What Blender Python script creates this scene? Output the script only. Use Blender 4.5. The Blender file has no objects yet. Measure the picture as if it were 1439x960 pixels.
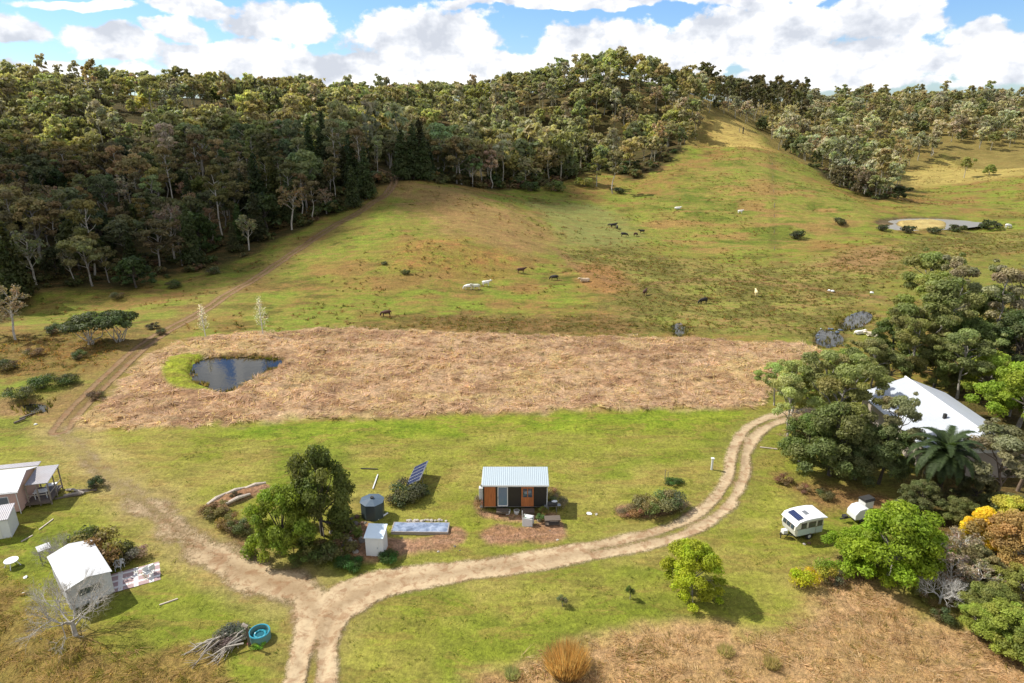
import bpy, math, random
import numpy as np
from mathutils import Vector, Matrix
R = math.radians
scene = bpy.context.scene
COL = scene.collection
# ------------------------------------------------------------------ view geometry
CAMH, PITCH, F = 38.0, R(19.5), 960.0
CT, ST = math.cos(PITCH), math.sin(PITCH)
SUN_EL = R(47)
SUN = Vector((-0.93 * math.cos(SUN_EL), 0.37 * math.cos(SUN_EL), math.sin(SUN_EL))).normalized()

def P(px, py, Y):
    a = (px - 719.5) / F; b = (480 - py) / F
    t = Y / (CT + b * ST)
    return (a * t, Y, CAMH + t * (-ST + b * CT))

def PZ(px, py, z=0.0):
    a = (px - 719.5) / F; b = (480 - py) / F
    dz = -ST + b * CT
    t = (z - CAMH) / dz
    return (a * t, t * (CT + b * ST), z)

def FX(px, Y, z):
    return ((px - 719.5) / F * Y * 1.06, Y, z)

# ------------------------------------------------------------------ noise
def _h(ix, iy, s):
    n = (ix.astype(np.int64) * 374761393 + iy.astype(np.int64) * 668265263 + s * 1442695041) & 0xFFFFFFFF
    n = ((n ^ (n >> 13)) * 1274126177) & 0xFFFFFFFF
    return ((n ^ (n >> 16)) & 0xFFFF) / 65535.0

def vn(x, y, s=0):
    x = np.asarray(x, float); y = np.asarray(y, float)
    ix = np.floor(x); iy = np.floor(y); fx = x - ix; fy = y - iy
    fx = fx * fx * (3 - 2 * fx); fy = fy * fy * (3 - 2 * fy)
    ix = ix.astype(np.int64); iy = iy.astype(np.int64)
    return (_h(ix, iy, s) * (1 - fx) + _h(ix + 1, iy, s) * fx) * (1 - fy) + (_h(ix, iy + 1, s) * (1 - fx) + _h(ix + 1, iy + 1, s) * fx) * fy

def fbm(x, y, s=0, o=4):
    v = 0; a = 1; t = 0
    for k in range(o):
        v = v + a * vn(x * 2 ** k + 17.3 * k, y * 2 ** k - 9.1 * k, s + k); t += a; a *= 0.55
    return v / t

# ------------------------------------------------------------------ terrain
FOREST_EDGE = [(-200, 450, 128), (0, 455, 128), (60, 412, 145), (190, 402, 150), (330, 366, 168), (430, 322, 190), (500, 288, 210),
               (548, 256, 228), (600, 250, 238), (640, 258, 245), (700, 267, 255), (775, 262, 270), (815, 245, 300), (850, 240, 305),
               (890, 254, 285), (930, 235, 300), (968, 200, 345), (1000, 163, 400), (1060, 180, 420), (1092, 212, 360), (1170, 258, 300),
               (1235, 282, 265), (1262, 276, 290), (1285, 268, 320), (1262, 240, 380), (1330, 213, 430), (1360, 236, 400), (1439, 234, 370), (1700, 225, 370)]
ctrl = [P(*c) for c in FOREST_EDGE if 0 <= c[0] <= 1500]
ctrl += [P(*c) for c in [(1010, 165, 400), (1045, 205, 330), (1040, 232, 298), (1040, 260, 270), (1040, 300, 235), (1040, 340, 205), (900, 290, 240), (860, 280, 255),
         (1130, 262, 272), (1180, 290, 245), (960, 250, 280), (1000, 215, 325),
         (640, 300, 200), (540, 350, 165), (640, 350, 165), (450, 360, 165), (640, 400, 145), (760, 330, 195), (830, 310, 225), (760, 290, 235), (1300, 313, 230), (1200, 360, 180),
         (1400, 300, 245), (1439, 270, 290), (1200, 430, 131), (1300, 245, 370), (900, 400, 150), (1439, 400, 145)]]
ctrl += [(x, y, 0.0) for x in (-130, -90, -45, 0, 45, 90, 130) for y in (-30, 5, 40, 75, 108)]
ctrl += [FX(*c) for c in [(0, 200, 6), (0, 260, 18), (0, 350, 38), (200, 200, 3), (200, 235, 7), (200, 290, 17), (200, 350, 34), (400, 230, 8), (400, 300, 18), (400, 380, 32),
         (500, 262, 15), (600, 300, 10), (600, 350, 17), (600, 450, 31), (720, 300, 5), (720, 360, 13), (720, 450, 35), (850, 345, 9), (850, 400, 31), (850, 450, 50),
         (950, 350, 12), (950, 430, 38), (1060, 470, 22), (1060, 540, 29), (1250, 400, 2), (1250, 480, 14), (1250, 560, 31), (1400, 430, 9), (1400, 560, 29),
         (-200, 200, 8), (-200, 350, 38), (-200, 130, 0), (1700, 400, 6), (1700, 560, 29), (1700, 200, 0), (1700, 130, 0), (0, 650, 24), (350, 650, 24), (700, 650, 24), (1050, 650, 30), (1400, 650, 24)]]
ctrl = np.array(ctrl)
def _phi(r2):
    r2 = np.maximum(r2, 1e-9)
    return 0.5 * r2 * np.log(r2)
def _fit(c, lam=0.004):
    p = c[:, :2] / 100.0; n = len(p)
    K = _phi(((p[:, None] - p[None]) ** 2).sum(-1)) + np.eye(n) * lam
    Q = np.hstack([np.ones((n, 1)), p])
    A = np.block([[K, Q], [Q.T, np.zeros((3, 3))]])
    return p, np.linalg.solve(A, np.concatenate([c[:, 2], np.zeros(3)]))
_cp, _w = _fit(ctrl)
def base_h(x, y):
    x = np.clip(np.asarray(x, float), -520, 520) / 100; y = np.clip(np.asarray(y, float), -30, 660) / 100
    shp = np.broadcast(x, y).shape
    x = np.broadcast_to(x, shp).ravel(); y = np.broadcast_to(y, shp).ravel()
    out = np.full(x.shape, _w[-3]) + _w[-2] * x + _w[-1] * y
    for i in range(len(_cp)):
        out += _w[i] * _phi((x - _cp[i, 0]) ** 2 + (y - _cp[i, 1]) ** 2)
    out = out.reshape(shp)
    Y = y.reshape(shp) * 100; X = x.reshape(shp) * 100
    k = np.clip((Y - 112) / 25, 0, 1)
    flat = np.clip(1 - (Y - 105) / 20, 0, 1)
    out = out * (1 - flat)
    return out + k * ((fbm(X / 22, Y / 22, 5, 3) - .5) * 2.2 + (fbm(X / 6, Y / 6, 9, 2) - .5) * .5) + (fbm(X / 9, Y / 9, 3, 2) - .5) * .25

def at0(px, py):
    a = (px - 719.5) / F; b = (480 - py) / F
    d = np.array([a, CT + b * ST, -ST + b * CT])
    t = np.exp(np.linspace(math.log(30), math.log(900), 1500))
    z = CAMH + d[2] * t - base_h(d[0] * t, d[1] * t)
    i = int(np.argmax(z < 0)) if (z < 0).any() else len(t) - 1
    if i > 0 and z[i] < 0:
        u = z[i - 1] / (z[i - 1] - z[i]); tt = t[i - 1] + u * (t[i] - t[i - 1])
    else: tt = t[i]
    return (d[0] * tt, d[1] * tt)

def project(x, y, z):
    x, y, z = np.asarray(x, float), np.asarray(y, float), np.asarray(z, float) - CAMH
    dep = y * CT - z * ST
    up = y * ST + z * CT
    dep = np.maximum(dep, .1)
    return 719.5 + F * x / dep, 480 - F * up / dep, dep

def smooth_line(pts, n=6, closed=False):
    pts = np.array(pts, float); out = []
    N = len(pts)
    rng_ = range(N if closed else N - 1)
    for i in rng_:
        g = (lambda k: pts[k % N]) if closed else (lambda k: pts[min(max(k, 0), N - 1)])
        p0, p1, p2, p3 = g(i - 1), g(i), g(i + 1), g(i + 2)
        for k in range(n):
            t = k / n
            out.append(.5 * (2 * p1 + (p2 - p0) * t + (2 * p0 - 5 * p1 + 4 * p2 - p3) * t * t + (3 * p1 - p0 - 3 * p2 + p3) * t ** 3))
    if not closed: out.append(pts[-1])
    return np.array(out)

def seg_dist(x, y, line, closed=False):
    """distance to a polyline and the parameter (0..1 in index space) of the nearest point"""
    best = np.full(x.shape, 1e9); par = np.zeros(x.shape)
    L = np.vstack([line, line[:1]]) if closed else line
    n = len(L) - 1
    for i in range(n):
        ax, ay = L[i][:2]; bx, by = L[i + 1][:2]
        dx, dy = bx - ax, by - ay; q = dx * dx + dy * dy + 1e-9
        t = np.clip(((x - ax) * dx + (y - ay) * dy) / q, 0, 1)
        d = np.hypot(x - ax - t * dx, y - ay - t * dy)
        m = d < best
        best = np.where(m, d, best); par = np.where(m, (i + t) / n, par)
    return best, par

def inside(x, y, poly):
    c = np.zeros(x.shape, bool); n = len(poly); j = n - 1
    for i in range(n):
        xi, yi = poly[i][:2]; xj, yj = poly[j][:2]
        if yi != yj:
            c ^= ((yi > y) != (yj > y)) & (x < (xj - xi) * (y - yi) / (yj - yi) + xi)
        j = i
    return c

def sdf(x, y, poly):
    """positive inside; only accurate within 25 m of the outline"""
    poly = np.asarray(poly)[:, :2]
    lo, hi = poly.min(0) - 25, poly.max(0) + 25
    out = np.full(x.shape, -25.0)
    m = (x > lo[0]) & (x < hi[0]) & (y > lo[1]) & (y < hi[1])
    if m.any():
        d, _ = seg_dist(x[m], y[m], poly, True)
        out[m] = np.where(inside(x[m], y[m], poly), d, -d)
    return out

def gpoly(pts, n=0):
    w = [at0(*p) for p in pts]
    return smooth_line(w, n, True) if n else np.array(w)

def sstep(a, b, v):
    t = np.clip((v - a) / (b - a), 0, 1)
    return t * t * (3 - 2 * t)

EDGE_W = np.array([P(*c)[:2] for c in FOREST_EDGE])
OPEN = np.vstack([EDGE_W, [[400, 60], [300, -60], [-300, -60], [-250, 100]]])

# ------------------------------------------------------------------ tracks and zones (world coordinates)
DRIVE = smooth_line([at0(*p) for p in [(425, 1010), (436, 960), (445, 905), (462, 862), (520, 826), (600, 809), (700, 796), (800, 779), (890, 763), (960, 742), (1008, 712), (1034, 672), (1040, 636), (1056, 606), (1092, 588), (1140, 580)]], 5)
LEFT = smooth_line([at0(*p) for p in [(455, 880), (425, 836), (370, 812), (310, 786), (255, 748), (200, 705), (150, 668), (105, 628), (84, 605)]], 5)
HILLT = smooth_line([at0(*p) for p in [(84, 605), (108, 575), (150, 533), (200, 487), (235, 464), (285, 437), (350, 397), (420, 350), (470, 317), (520, 287), (548, 266)]] + [P(552, 250, 240)[:2], P(520, 232, 262)[:2]], 5)
Z = {}
Z['tan'] = gpoly([(112, 600), (150, 560), (190, 520), (225, 492), (300, 472), (390, 466), (480, 462), (600, 467), (700, 471), (850, 474), (1000, 478), (1150, 487), (1130, 520), (1085, 555), (1050, 574), (900, 575), (800, 577), (700, 581), (600, 585), (400, 592), (240, 600)], 3)
Z['tanR'] = gpoly([(640, 975), (700, 935), (770, 908), (880, 890), (960, 884), (1060, 880), (1130, 862), (1145, 835), (1135, 800), (1165, 780), (1225, 800), (1270, 850), (1340, 880), (1500, 900), (1500, 990), (1000, 990)], 2)
Z['roughL'] = gpoly([(-40, 790), (20, 805), (60, 845), (100, 890), (180, 905), (260, 910), (320, 945), (310, 990), (-60, 990)], 2)
Z['redL'] = gpoly([(-60, 470), (40, 470), (120, 455), (185, 470), (175, 500), (120, 525), (0, 530), (-60, 540)], 2)
Z['strip'] = gpoly([(300, 612), (380, 596), (600, 588), (800, 579), (1048, 577), (1020, 600), (880, 604), (700, 610), (550, 618), (420, 622)], 2)
Z['tanlow'] = gpoly([(-60, 565), (60, 560), (130, 530), (95, 585), (50, 608), (-60, 610)], 2)
Z['spur'] = gpoly([(560, 262), (620, 262), (700, 285), (760, 315), (785, 350), (720, 358), (640, 340), (590, 300)], 2)
Z['mid1'] = gpoly([(540, 345), (640, 335), (720, 362), (690, 385), (600, 378), (545, 372)], 2)
Z['mid2'] = gpoly([(800, 375), (850, 372), (890, 400), (850, 412), (810, 398)], 2)
Z['valley'] = gpoly([(740, 285), (850, 290), (900, 330), (880, 352), (790, 345), (770, 310)], 2)
Z['wet'] = gpoly([(780, 345), (880, 350), (960, 362), (1080, 372), (1250, 345), (1330, 325), (1439, 325), (1500, 340), (1380, 365), (1250, 400), (1230, 440), (1180, 470), (1150, 478), (1000, 470), (850, 468), (860, 425), (820, 385)], 2)
Z['sand'] = gpoly([(1150, 375), (1200, 350), (1245, 346), (1262, 360), (1225, 378)], 2)
Z['foot'] = gpoly([(420, 470), (560, 455), (650, 440), (760, 445), (850, 440), (900, 472), (700, 471), (600, 466)], 2)
Z['hillR'] = gpoly([(880, 300), (960, 262), (1010, 225), (1070, 215), (1150, 262), (1230, 300), (1120, 345), (980, 355), (900, 330)], 2)
Z['rightG'] = gpoly([(1240, 400), (1330, 375), (1439, 355), (1520, 360), (1520, 420), (1300, 420)], 2)
Z['bedH'] = gpoly([(676, 752), (700, 738), (740, 742), (780, 728), (792, 745), (788, 760), (740, 764), (690, 765)], 3)
Z['bedF'] = gpoly([(672, 705), (682, 716), (740, 722), (780, 722), (770, 732), (700, 731), (668, 722)], 3)
Z['bedB'] = gpoly([(545, 756), (600, 756), (640, 740), (655, 752), (640, 768), (590, 780), (545, 786), (500, 790), (490, 765), (500, 742), (520, 735)], 3)
Z['bedS'] = gpoly([(868, 712), (900, 706), (950, 703), (965, 710), (940, 722), (890, 728), (868, 722)], 3)
Z['bedL'] = gpoly([(288, 712), (320, 694), (372, 682), (376, 690), (335, 706), (300, 724)], 3)
Z['bareR'] = gpoly([(1090, 668), (1140, 675), (1220, 690), (1260, 702), (1230, 720), (1170, 716), (1120, 700)], 3)
Z['litter'] = gpoly([(1255, 700), (1300, 640), (1330, 560), (1400, 480), (1560, 460), (1560, 900), (1400, 880), (1330, 850), (1290, 800)], 2)
Z['yel1'] = gpoly([(400, 905), (430, 860), (470, 840), (520, 835), (490, 890), (470, 990), (405, 990)], 2)
RIDGE = np.array([P(*c)[:2] for c in [(985, 172, 385), (1040, 205, 335), (1085, 214, 350), (1055, 182, 415), (1000, 164, 400)]])
CLEAR = np.array([P(*c)[:2] for c in [(1250, 262, 330), (1262, 240, 380), (1330, 213, 430), (1365, 236, 400), (1439, 234, 370), (1500, 245, 350), (1400, 255, 335), (1300, 262, 330)]])
POND = gpoly([(272, 512), (285, 503), (335, 500), (385, 502), (392, 509), (370, 523), (345, 537), (318, 550), (298, 544), (270, 530)], 3)
ALGAE = gpoly([(238, 505), (280, 500), (292, 512), (300, 540), (292, 548), (250, 545), (232, 530)], 3)
DAM = gpoly([(1232, 310), (1260, 305), (1320, 304), (1368, 315), (1345, 320), (1300, 322), (1260, 322), (1240, 317)], 3)
SILT = gpoly([(1262, 311), (1300, 308), (1330, 313), (1325, 321), (1280, 322)], 3)
POOLS = [gpoly(p, 3) for p in ([(1148, 470), (1160, 464), (1180, 470), (1184, 480), (1165, 487), (1150, 484)], [(1180, 462), (1195, 446), (1218, 440), (1222, 448), (1205, 460)],
         [(945, 461), (956, 456), (963, 464), (955, 471)], [(34, 568), (48, 566), (64, 570), (60, 577), (44, 576)])]
def zone(x, y, k, soft, ns=.5, sc=3.0):
    return sstep(-soft, soft, sdf(x, y, Z[k]) + (fbm(x / sc, y / sc, 31) - .5) * 2 * ns * soft * 2)

def height(x, y):
    h = base_h(x, y)
    x = np.asarray(x, float); y = np.asarray(y, float)
    for poly, dep in [(POND, 1.2), (DAM, .8)] + [(p, .5) for p in POOLS]:
        h = h - dep * sstep(-1.2, 1.0, sdf(x, y, poly))
    return h
def gz(x, y):
    return float(height(np.array([x]), np.array([y]))[0])
def at(px, py):
    x, y = at0(px, py)
    return (x, y, gz(x, y))

# ------------------------------------------------------------------ helpers for objects
def tag(o, label=None, cat=None, group=None, kind=None):
    if label: o['label'] = label
    if cat: o['category'] = cat
    if group: o['group'] = group
    if kind: o['kind'] = kind
    return o
def empty(name, loc, rz=0, label=None, cat=None, group=None, s=1.0):
    o = bpy.data.objects.new(name, None); COL.objects.link(o)
    o.location = loc; o.rotation_euler = (0, 0, rz); o.scale = (s, s, s)
    o.empty_display_size = .3
    return tag(o, label, cat, group)
def npmesh(name, V, Q, mat=None, attrs=None, smooth=False, colors=None, normals=None):
    """V (n,3), Q (m,4) or (m,3)"""
    me = bpy.data.meshes.new(name)
    V = np.ascontiguousarray(V, np.float32); Q = np.ascontiguousarray(Q, np.int32)
    k = Q.shape[1]
    me.vertices.add(len(V)); me.vertices.foreach_set('co', V.ravel())
    me.loops.add(Q.size); me.loops.foreach_set('vertex_index', Q.ravel())
    me.polygons.add(len(Q)); me.polygons.foreach_set('loop_start', np.arange(0, Q.size, k, dtype=np.int32))
    me.update(calc_edges=True)
    if smooth: me.polygons.foreach_set('use_smooth', np.ones(len(Q), bool))
    for an, arr in (attrs or {}).items():
        a = me.attributes.new(an, 'FLOAT', 'POINT'); a.data.foreach_set('value', np.ascontiguousarray(arr, np.float32))
    for an, arr in (colors or {}).items():
        a = me.attributes.new(an, 'FLOAT_COLOR', 'POINT')
        rgba = np.ones((len(V), 4), np.float32); rgba[:, :3] = arr
        a.data.foreach_set('color', rgba.ravel())
    if normals is not None:
        na_ = me.attributes.new('custom_normal', 'FLOAT_VECTOR', 'POINT'); na_.data.foreach_set('vector', np.ascontiguousarray(normals, np.float32).ravel())
    if mat: me.materials.append(mat)
    return me
def link(name, me, parent=None, loc=None, color=None):
    o = bpy.data.objects.new(name, me); COL.objects.link(o)
    if parent: o.parent = parent
    if loc is not None: o.location = loc
    if color is not None: o.color = (*color, 1)
    return o

class MB:
    def __init__(s): s.v = []; s.f = []
    def add(s, vs, fs):
        n = len(s.v); s.v += [tuple(v) for v in vs]; s.f += [tuple(i + n for i in f) for f in fs]; return s
    def box(s, x0, x1, y0, y1, z0, z1, M=None):
        vs = [Vector(p) for p in ((x0, y0, z0), (x1, y0, z0), (x1, y1, z0), (x0, y1, z0), (x0, y0, z1), (x1, y0, z1), (x1, y1, z1), (x0, y1, z1))]
        if M: vs = [M @ v for v in vs]
        return s.add(vs, [(3, 2, 1, 0), (4, 5, 6, 7), (0, 1, 5, 4), (1, 2, 6, 5), (2, 3, 7, 6), (3, 0, 4, 7)])
    def prism(s, prof, a0, a1, axis='x', M=None):
        """prof: list of 2-D points extruded between a0 and a1 along the axis"""
        n = len(prof)
        mk = {'x': lambda a, p: (a, p[0], p[1]), 'y': lambda a, p: (p[0], a, p[1]), 'z': lambda a, p: (p[0], p[1], a)}[axis]
        vs = [Vector(mk(a0, p)) for p in prof] + [Vector(mk(a1, p)) for p in prof]
        if M: vs = [M @ v for v in vs]
        return s.add(vs, [tuple(range(n))[::-1], tuple(range(n, 2 * n))] + [(i, (i + 1) % n, n + (i + 1) % n, n + i) for i in range(n)])
    def tube(s, pts, rad, n=6, cap=True):
        pts = [Vector(p) for p in pts]; m = len(pts)
        rs = rad if hasattr(rad, '__len__') else [rad] * m
        vs = []
        for i, p in enumerate(pts):
            d = (pts[min(i + 1, m - 1)] - pts[max(i - 1, 0)]).normalized()
            a = d.orthogonal().normalized(); b = d.cross(a)
            if i and a.dot(pa) < 0: a, b = -a, -b
            if i:
                a = (pa - d * pa.dot(d)).normalized(); b = d.cross(a)
            pa = a
            vs += [p + (a * math.cos(2 * math.pi * k / n) + b * math.sin(2 * math.pi * k / n)) * rs[i] for k in range(n)]
        fs = [(i * n + k, i * n + (k + 1) % n, (i + 1) * n + (k + 1) % n, (i + 1) * n + k) for i in range(m - 1) for k in range(n)]
        if cap: fs += [tuple(range(n))[::-1], tuple(range((m - 1) * n, m * n))]
        return s.add(vs, fs)
    def ball(s, c, r, nu=10, nv=6, M=None):
        rx, ry, rz = r if hasattr(r, '__len__') else (r, r, r)
        vs = [Vector((c[0], c[1], c[2] - rz))]
        for j in range(1, nv):
            t = math.pi * j / nv - math.pi / 2
            vs += [Vector((c[0] + rx * math.cos(t) * math.cos(2 * math.pi * i / nu), c[1] + ry * math.cos(t) * math.sin(2 * math.pi * i / nu), c[2] + rz * math.sin(t))) for i in range(nu)]
        vs.append(Vector((c[0], c[1], c[2] + rz)))
        fs = [(0, 1 + (i + 1) % nu, 1 + i) for i in range(nu)]
        for j in range(nv - 2):
            fs += [(1 + j * nu + i, 1 + j * nu + (i + 1) % nu, 1 + (j + 1) * nu + (i + 1) % nu, 1 + (j + 1) * nu + i) for i in range(nu)]
        L = len(vs) - 1; b = 1 + (nv - 2) * nu
        fs += [(b + i, b + (i + 1) % nu, L) for i in range(nu)]
        if M: vs = [M @ v for v in vs]
        return s.add(vs, fs)
    def build(s, name, mat, parent=None, loc=None, smooth=False, bevel=0, color=None):
        me = bpy.data.meshes.new(name); me.from_pydata([tuple(v) for v in s.v], [], s.f); me.update()
        if smooth: me.polygons.foreach_set('use_smooth', np.ones(len(me.polygons), bool))
        me.materials.append(mat)
        o = link(name, me, parent, loc, color)
        if bevel:
            b = o.modifiers.new('bevel', 'BEVEL'); b.width = bevel; b.segments = 2; b.limit_method = 'ANGLE'
        return o
def copy_tree(o, parent=None):
    c = o.copy(); COL.objects.link(c)
    if parent: c.parent = parent
    for ch in [q for q in COL.objects if q.parent == o]: copy_tree(ch, c)
    return c

# ------------------------------------------------------------------ materials
def srgb(r, g, b):
    f = lambda c: (c / 12.92 if c <= .04045 else ((c + .055) / 1.055) ** 2.4)
    return (f(r / 255), f(g / 255), f(b / 255))
class NT:
    def __init__(s, tree): s.t = tree; s.n = tree.nodes; s.l = tree.links
    def new(s, typ, **kw):
        nd = s.n.new(typ)
        for k, v in kw.items(): setattr(nd, k, v)
        return nd
    def link(s, a, b): s.l.new(a, b)
    def val(s, sock, v):
        if isinstance(v, bpy.types.NodeSocket): s.l.new(v, sock)
        else: sock.default_value = v
    def math(s, op, a, b=0.0, c=0.0, clamp=False):
        nd = s.n.new('ShaderNodeMath'); nd.operation = op; nd.use_clamp = clamp
        s.val(nd.inputs[0], a); s.val(nd.inputs[1], b); s.val(nd.inputs[2], c)
        return nd.outputs[0]
    def vmath(s, op, a, b=(0, 0, 0)):
        nd = s.n.new('ShaderNodeVectorMath'); nd.operation = op
        s.val(nd.inputs[0], a); s.val(nd.inputs[1], b)
        return nd.outputs[1] if op in ('LENGTH', 'DOT_PRODUCT') else nd.outputs[0]
    def noise(s, vec, scale, detail=4, rough=.55, dist=0):
        nd = s.n.new('ShaderNodeTexNoise'); nd.inputs['Scale'].default_value = scale; nd.inputs['Detail'].default_value = detail
        nd.inputs['Roughness'].default_value = rough; nd.inputs['Distortion'].default_value = dist
        if vec is not None: s.l.new(vec, nd.inputs['Vector'])
        return nd.outputs['Fac']
    def ramp(s, fac, stops):
        nd = s.n.new('ShaderNodeValToRGB'); s.l.new(fac, nd.inputs[0])
        el = nd.color_ramp.elements
        while len(el) < len(stops): el.new(.5)
        for e, (p, c) in zip(el, stops): e.position = p; e.color = (*c, 1) if len(c) == 3 else c
        return nd.outputs[0]
    def mix(s, fac, a, b, blend='MIX'):
        nd = s.n.new('ShaderNodeMix'); nd.data_type = 'RGBA'; nd.blend_type = blend
        s.val(nd.inputs[0], fac)
        for sock, v in ((nd.inputs[6], a), (nd.inputs[7], b)):
            if isinstance(v, bpy.types.NodeSocket): s.l.new(v, sock)
            else: sock.default_value = (*v, 1) if len(v) == 3 else v
        return nd.outputs[2]
def newmat(name):
    m = bpy.data.materials.new(name); m.use_nodes = True
    t = NT(m.node_tree); b = m.node_tree.nodes['Principled BSDF']
    return m, t, b
def vary(t, fac, lo, hi):
    nd = t.new('ShaderNodeMapRange'); t.link(fac, nd.inputs[0]); nd.inputs[1].default_value = .25; nd.inputs[2].default_value = .75
    nd.inputs[3].default_value = lo; nd.inputs[4].default_value = hi
    return nd.outputs[0]
def paint(name, col, rough=.5, metal=0, dirt=.25, scale=2.0, ribs=None, dirtcol=(.25, .2, .14), spec=.5, bump=.0):
    """painted or bare surface with blotchy wear; ribs=(axis, period, depth) draws corrugation as bump"""
    m, t, b = newmat(name)
    tc = t.new('ShaderNodeTexCoord').outputs['Object']
    n = t.noise(tc, scale, 6, .62); n2 = t.noise(tc, scale * 9, 3, .6)
    c = t.mix(vary(t, n, 0, dirt), col, tuple(col[i] * .55 + dirtcol[i] * .3 for i in range(3)))
    c = t.mix(vary(t, n2, 0, dirt * .5), c, tuple(x * .7 for x in col))
    t.link(c, b.inputs['Base Color'])
    b.inputs['Roughness'].default_value = rough; b.inputs['Metallic'].default_value = metal
    b.inputs['Specular IOR Level'].default_value = spec
    h = None
    if ribs:
        ax, per, dep = ribs
        sp = t.new('ShaderNodeSeparateXYZ'); t.link(tc, sp.inputs[0])
        h = t.math('SINE', t.math('MULTIPLY', sp.outputs['xyz'.index(ax)], 2 * math.pi / per))
        bp = t.new('ShaderNodeBump'); bp.inputs['Distance'].default_value = dep; bp.inputs['Strength'].default_value = 1
        t.link(h, bp.inputs['Height']); t.link(bp.outputs[0], b.inputs['Normal'])
    elif bump:
        bp = t.new('ShaderNodeBump'); bp.inputs['Distance'].default_value = bump
        t.link(n2, bp.inputs['Height']); t.link(bp.outputs[0], b.inputs['Normal'])
    return m
def timber(name, col, ax='z', rough=.7):
    m, t, b = newmat(name)
    tc = t.new('ShaderNodeTexCoord').outputs['Object']
    mp = t.new('ShaderNodeMapping'); t.link(tc, mp.inputs[0])
    mp.inputs['Scale'].default_value = {'z': (9, 9, .8), 'x': (.8, 9, 9), 'y': (9, .8, 9)}[ax]
    n = t.noise(mp.outputs[0], 1.5, 5, .6)
    t.link(t.ramp(n, [(.25, tuple(c * .6 for c in col)), (.55, col), (.8, tuple(min(1, c * 1.35) for c in col))]), b.inputs['Base Color'])
    b.inputs['Roughness'].default_value = rough
    return m
def glass_dark(name, col=(.03, .05, .07)):
    m, t, b = newmat(name)
    b.inputs['Base Color'].default_value = (*col, 1); b.inputs['Roughness'].default_value = .06
    b.inputs['Specular IOR Level'].default_value = .9
    return m
# ---- look settings
SKYS = 1.0
CLS = 6.0
CLOUDSPOTS = [(700, 262, 24), (640, 262, 30), (560, 250, 34), (480, 245, 40), (400, 245, 46), (320, 235, 46), (240, 215, 46), (160, 210, 44), (60, 215, 46), (-60, 220, 50), (430, 215, 26), (350, 190, 26), (270, 180, 26), (180, 172, 26), (80, 172, 28), (-20, 172, 30)]
EXPO = 0.80
TCOL = 1.9
PATCH = 0.62
# ------------------------------------------------------------------ ground mesh
AK = 0.56
def alb(r, g, b, k=AK): return np.array(srgb(r, g, b)) * k
ang = np.concatenate([np.linspace(-80, -43, 26)[:-1], np.linspace(-43, 43, 600), np.linspace(43, 80, 26)[1:]])
ang = np.radians(ang)
rr = [10.0]
while rr[-1] < 6500:
    r = rr[-1]
    rr.append(r + (3.0 if r < 34 else .28 if r < 62 else r * .0047 if r < 640 else r * .05))
rr = np.array(rr)
A_, R_ = np.meshgrid(ang, rr)
X = (np.sin(A_) * R_).ravel(); Y = (np.cos(A_) * R_).ravel()
H = height(X, Y)
# wheel tracks: signed profiles
dD, pD = seg_dist(X, Y, DRIVE); dL, pL = seg_dist(X, Y, LEFT); dH, pH = seg_dist(X, Y, HILLT)
wob = (fbm(X / 2.5, Y / 2.5, 41) - .5)
wD = 1.15 + .55 * sstep(.22, .05, pD) + .75 * np.exp(-((pD - .22) / .08) ** 2)
wL = 1.55 - .5 * pL; wH = 1.0
def rut(d, off=.78, w=.42): return np.exp(-((d - off) / w) ** 2)
kD = np.maximum(sstep(1.0, -.5, dD - wD + wob * .8), 0)
cent = np.exp(-(dD / .40) ** 2) * np.clip(sstep(.45, .62, pD) * 1.0 + sstep(.2, .05, pD) * .7 + .4, 0, 1) * (1 - .5 * np.exp(-((pD - .3) / .08) ** 2))
kD = kD * (1 - cent * (.62 + wob))
kL = sstep(1.7, -1.2, dL - wL + wob * 2.6) * (.86 - .24 * sstep(.2, .9, pL))
kL = kL * (1 - .35 * np.exp(-(dL / .5) ** 2) * sstep(.3, .8, pL))
kH = np.maximum(rut(dH, .85, .55), .42 * sstep(2.2, .8, dH)) * (1 + wob * .5)
kH = np.maximum(kH, sstep(.12, 0, pH) * .25 * (dH < 2))
track = np.clip(np.maximum(np.maximum(kD, kL), kH), 0, 1)
rutv = np.clip(np.exp(-((np.minimum(dD, dL)) / .5) ** 2) * .8 + sstep(.5, .7, fbm(X / 1.5, Y / 1.5, 43)) * .6, 0, 1)
tone = np.clip((kH > np.maximum(kD, kL)) * 1.0 + .25 * (kL > kD), 0, 1)
H -= .10 * np.maximum(rut(dD, .8, .35) * (dD < 2.2) * .6, rut(dH, .8, .35) * (dH < 2))

A = np.tile(alb(146, 150, 60), (len(X), 1)); B = np.tile(alb(160, 120, 72), (len(X), 1))
bum = np.full(len(X), .5)
def lay(m, a, b=None, bm=None):
    global A, B, bum
    m = np.clip(m, 0, 1)
    A = A * (1 - m[:, None]) + np.array(a) * m[:, None]
    B = B * (1 - m[:, None]) + np.array(a if b is None else b) * m[:, None]
    if bm is not None: bum = bum * (1 - m) + bm * m
DR = np.hypot(X, Y)
big = fbm(X / 35, Y / 35, 77)
lay(sstep(.45, .60, big), alb(136, 156, 54), alb(150, 136, 66))
lay(sstep(.56, .70, fbm(X / 13, Y / 9, 501)) * .8, alb(172, 132, 80), alb(150, 118, 66), .7)
lay(sstep(.60, .70, fbm(X / 8, Y / 5, 502)) * .7, alb(96, 96, 40), alb(120, 108, 50), .8)
lay(sstep(.58, .70, fbm(X / 10, Y / 6, 503)) * .7, alb(140, 158, 56), alb(128, 144, 48), .4)
s_open = sdf(X, Y, OPEN)
forest = sstep(3, -3, s_open + (fbm(X / 6, Y / 6, 4) - .5) * 8) * (Y > 118)
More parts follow.
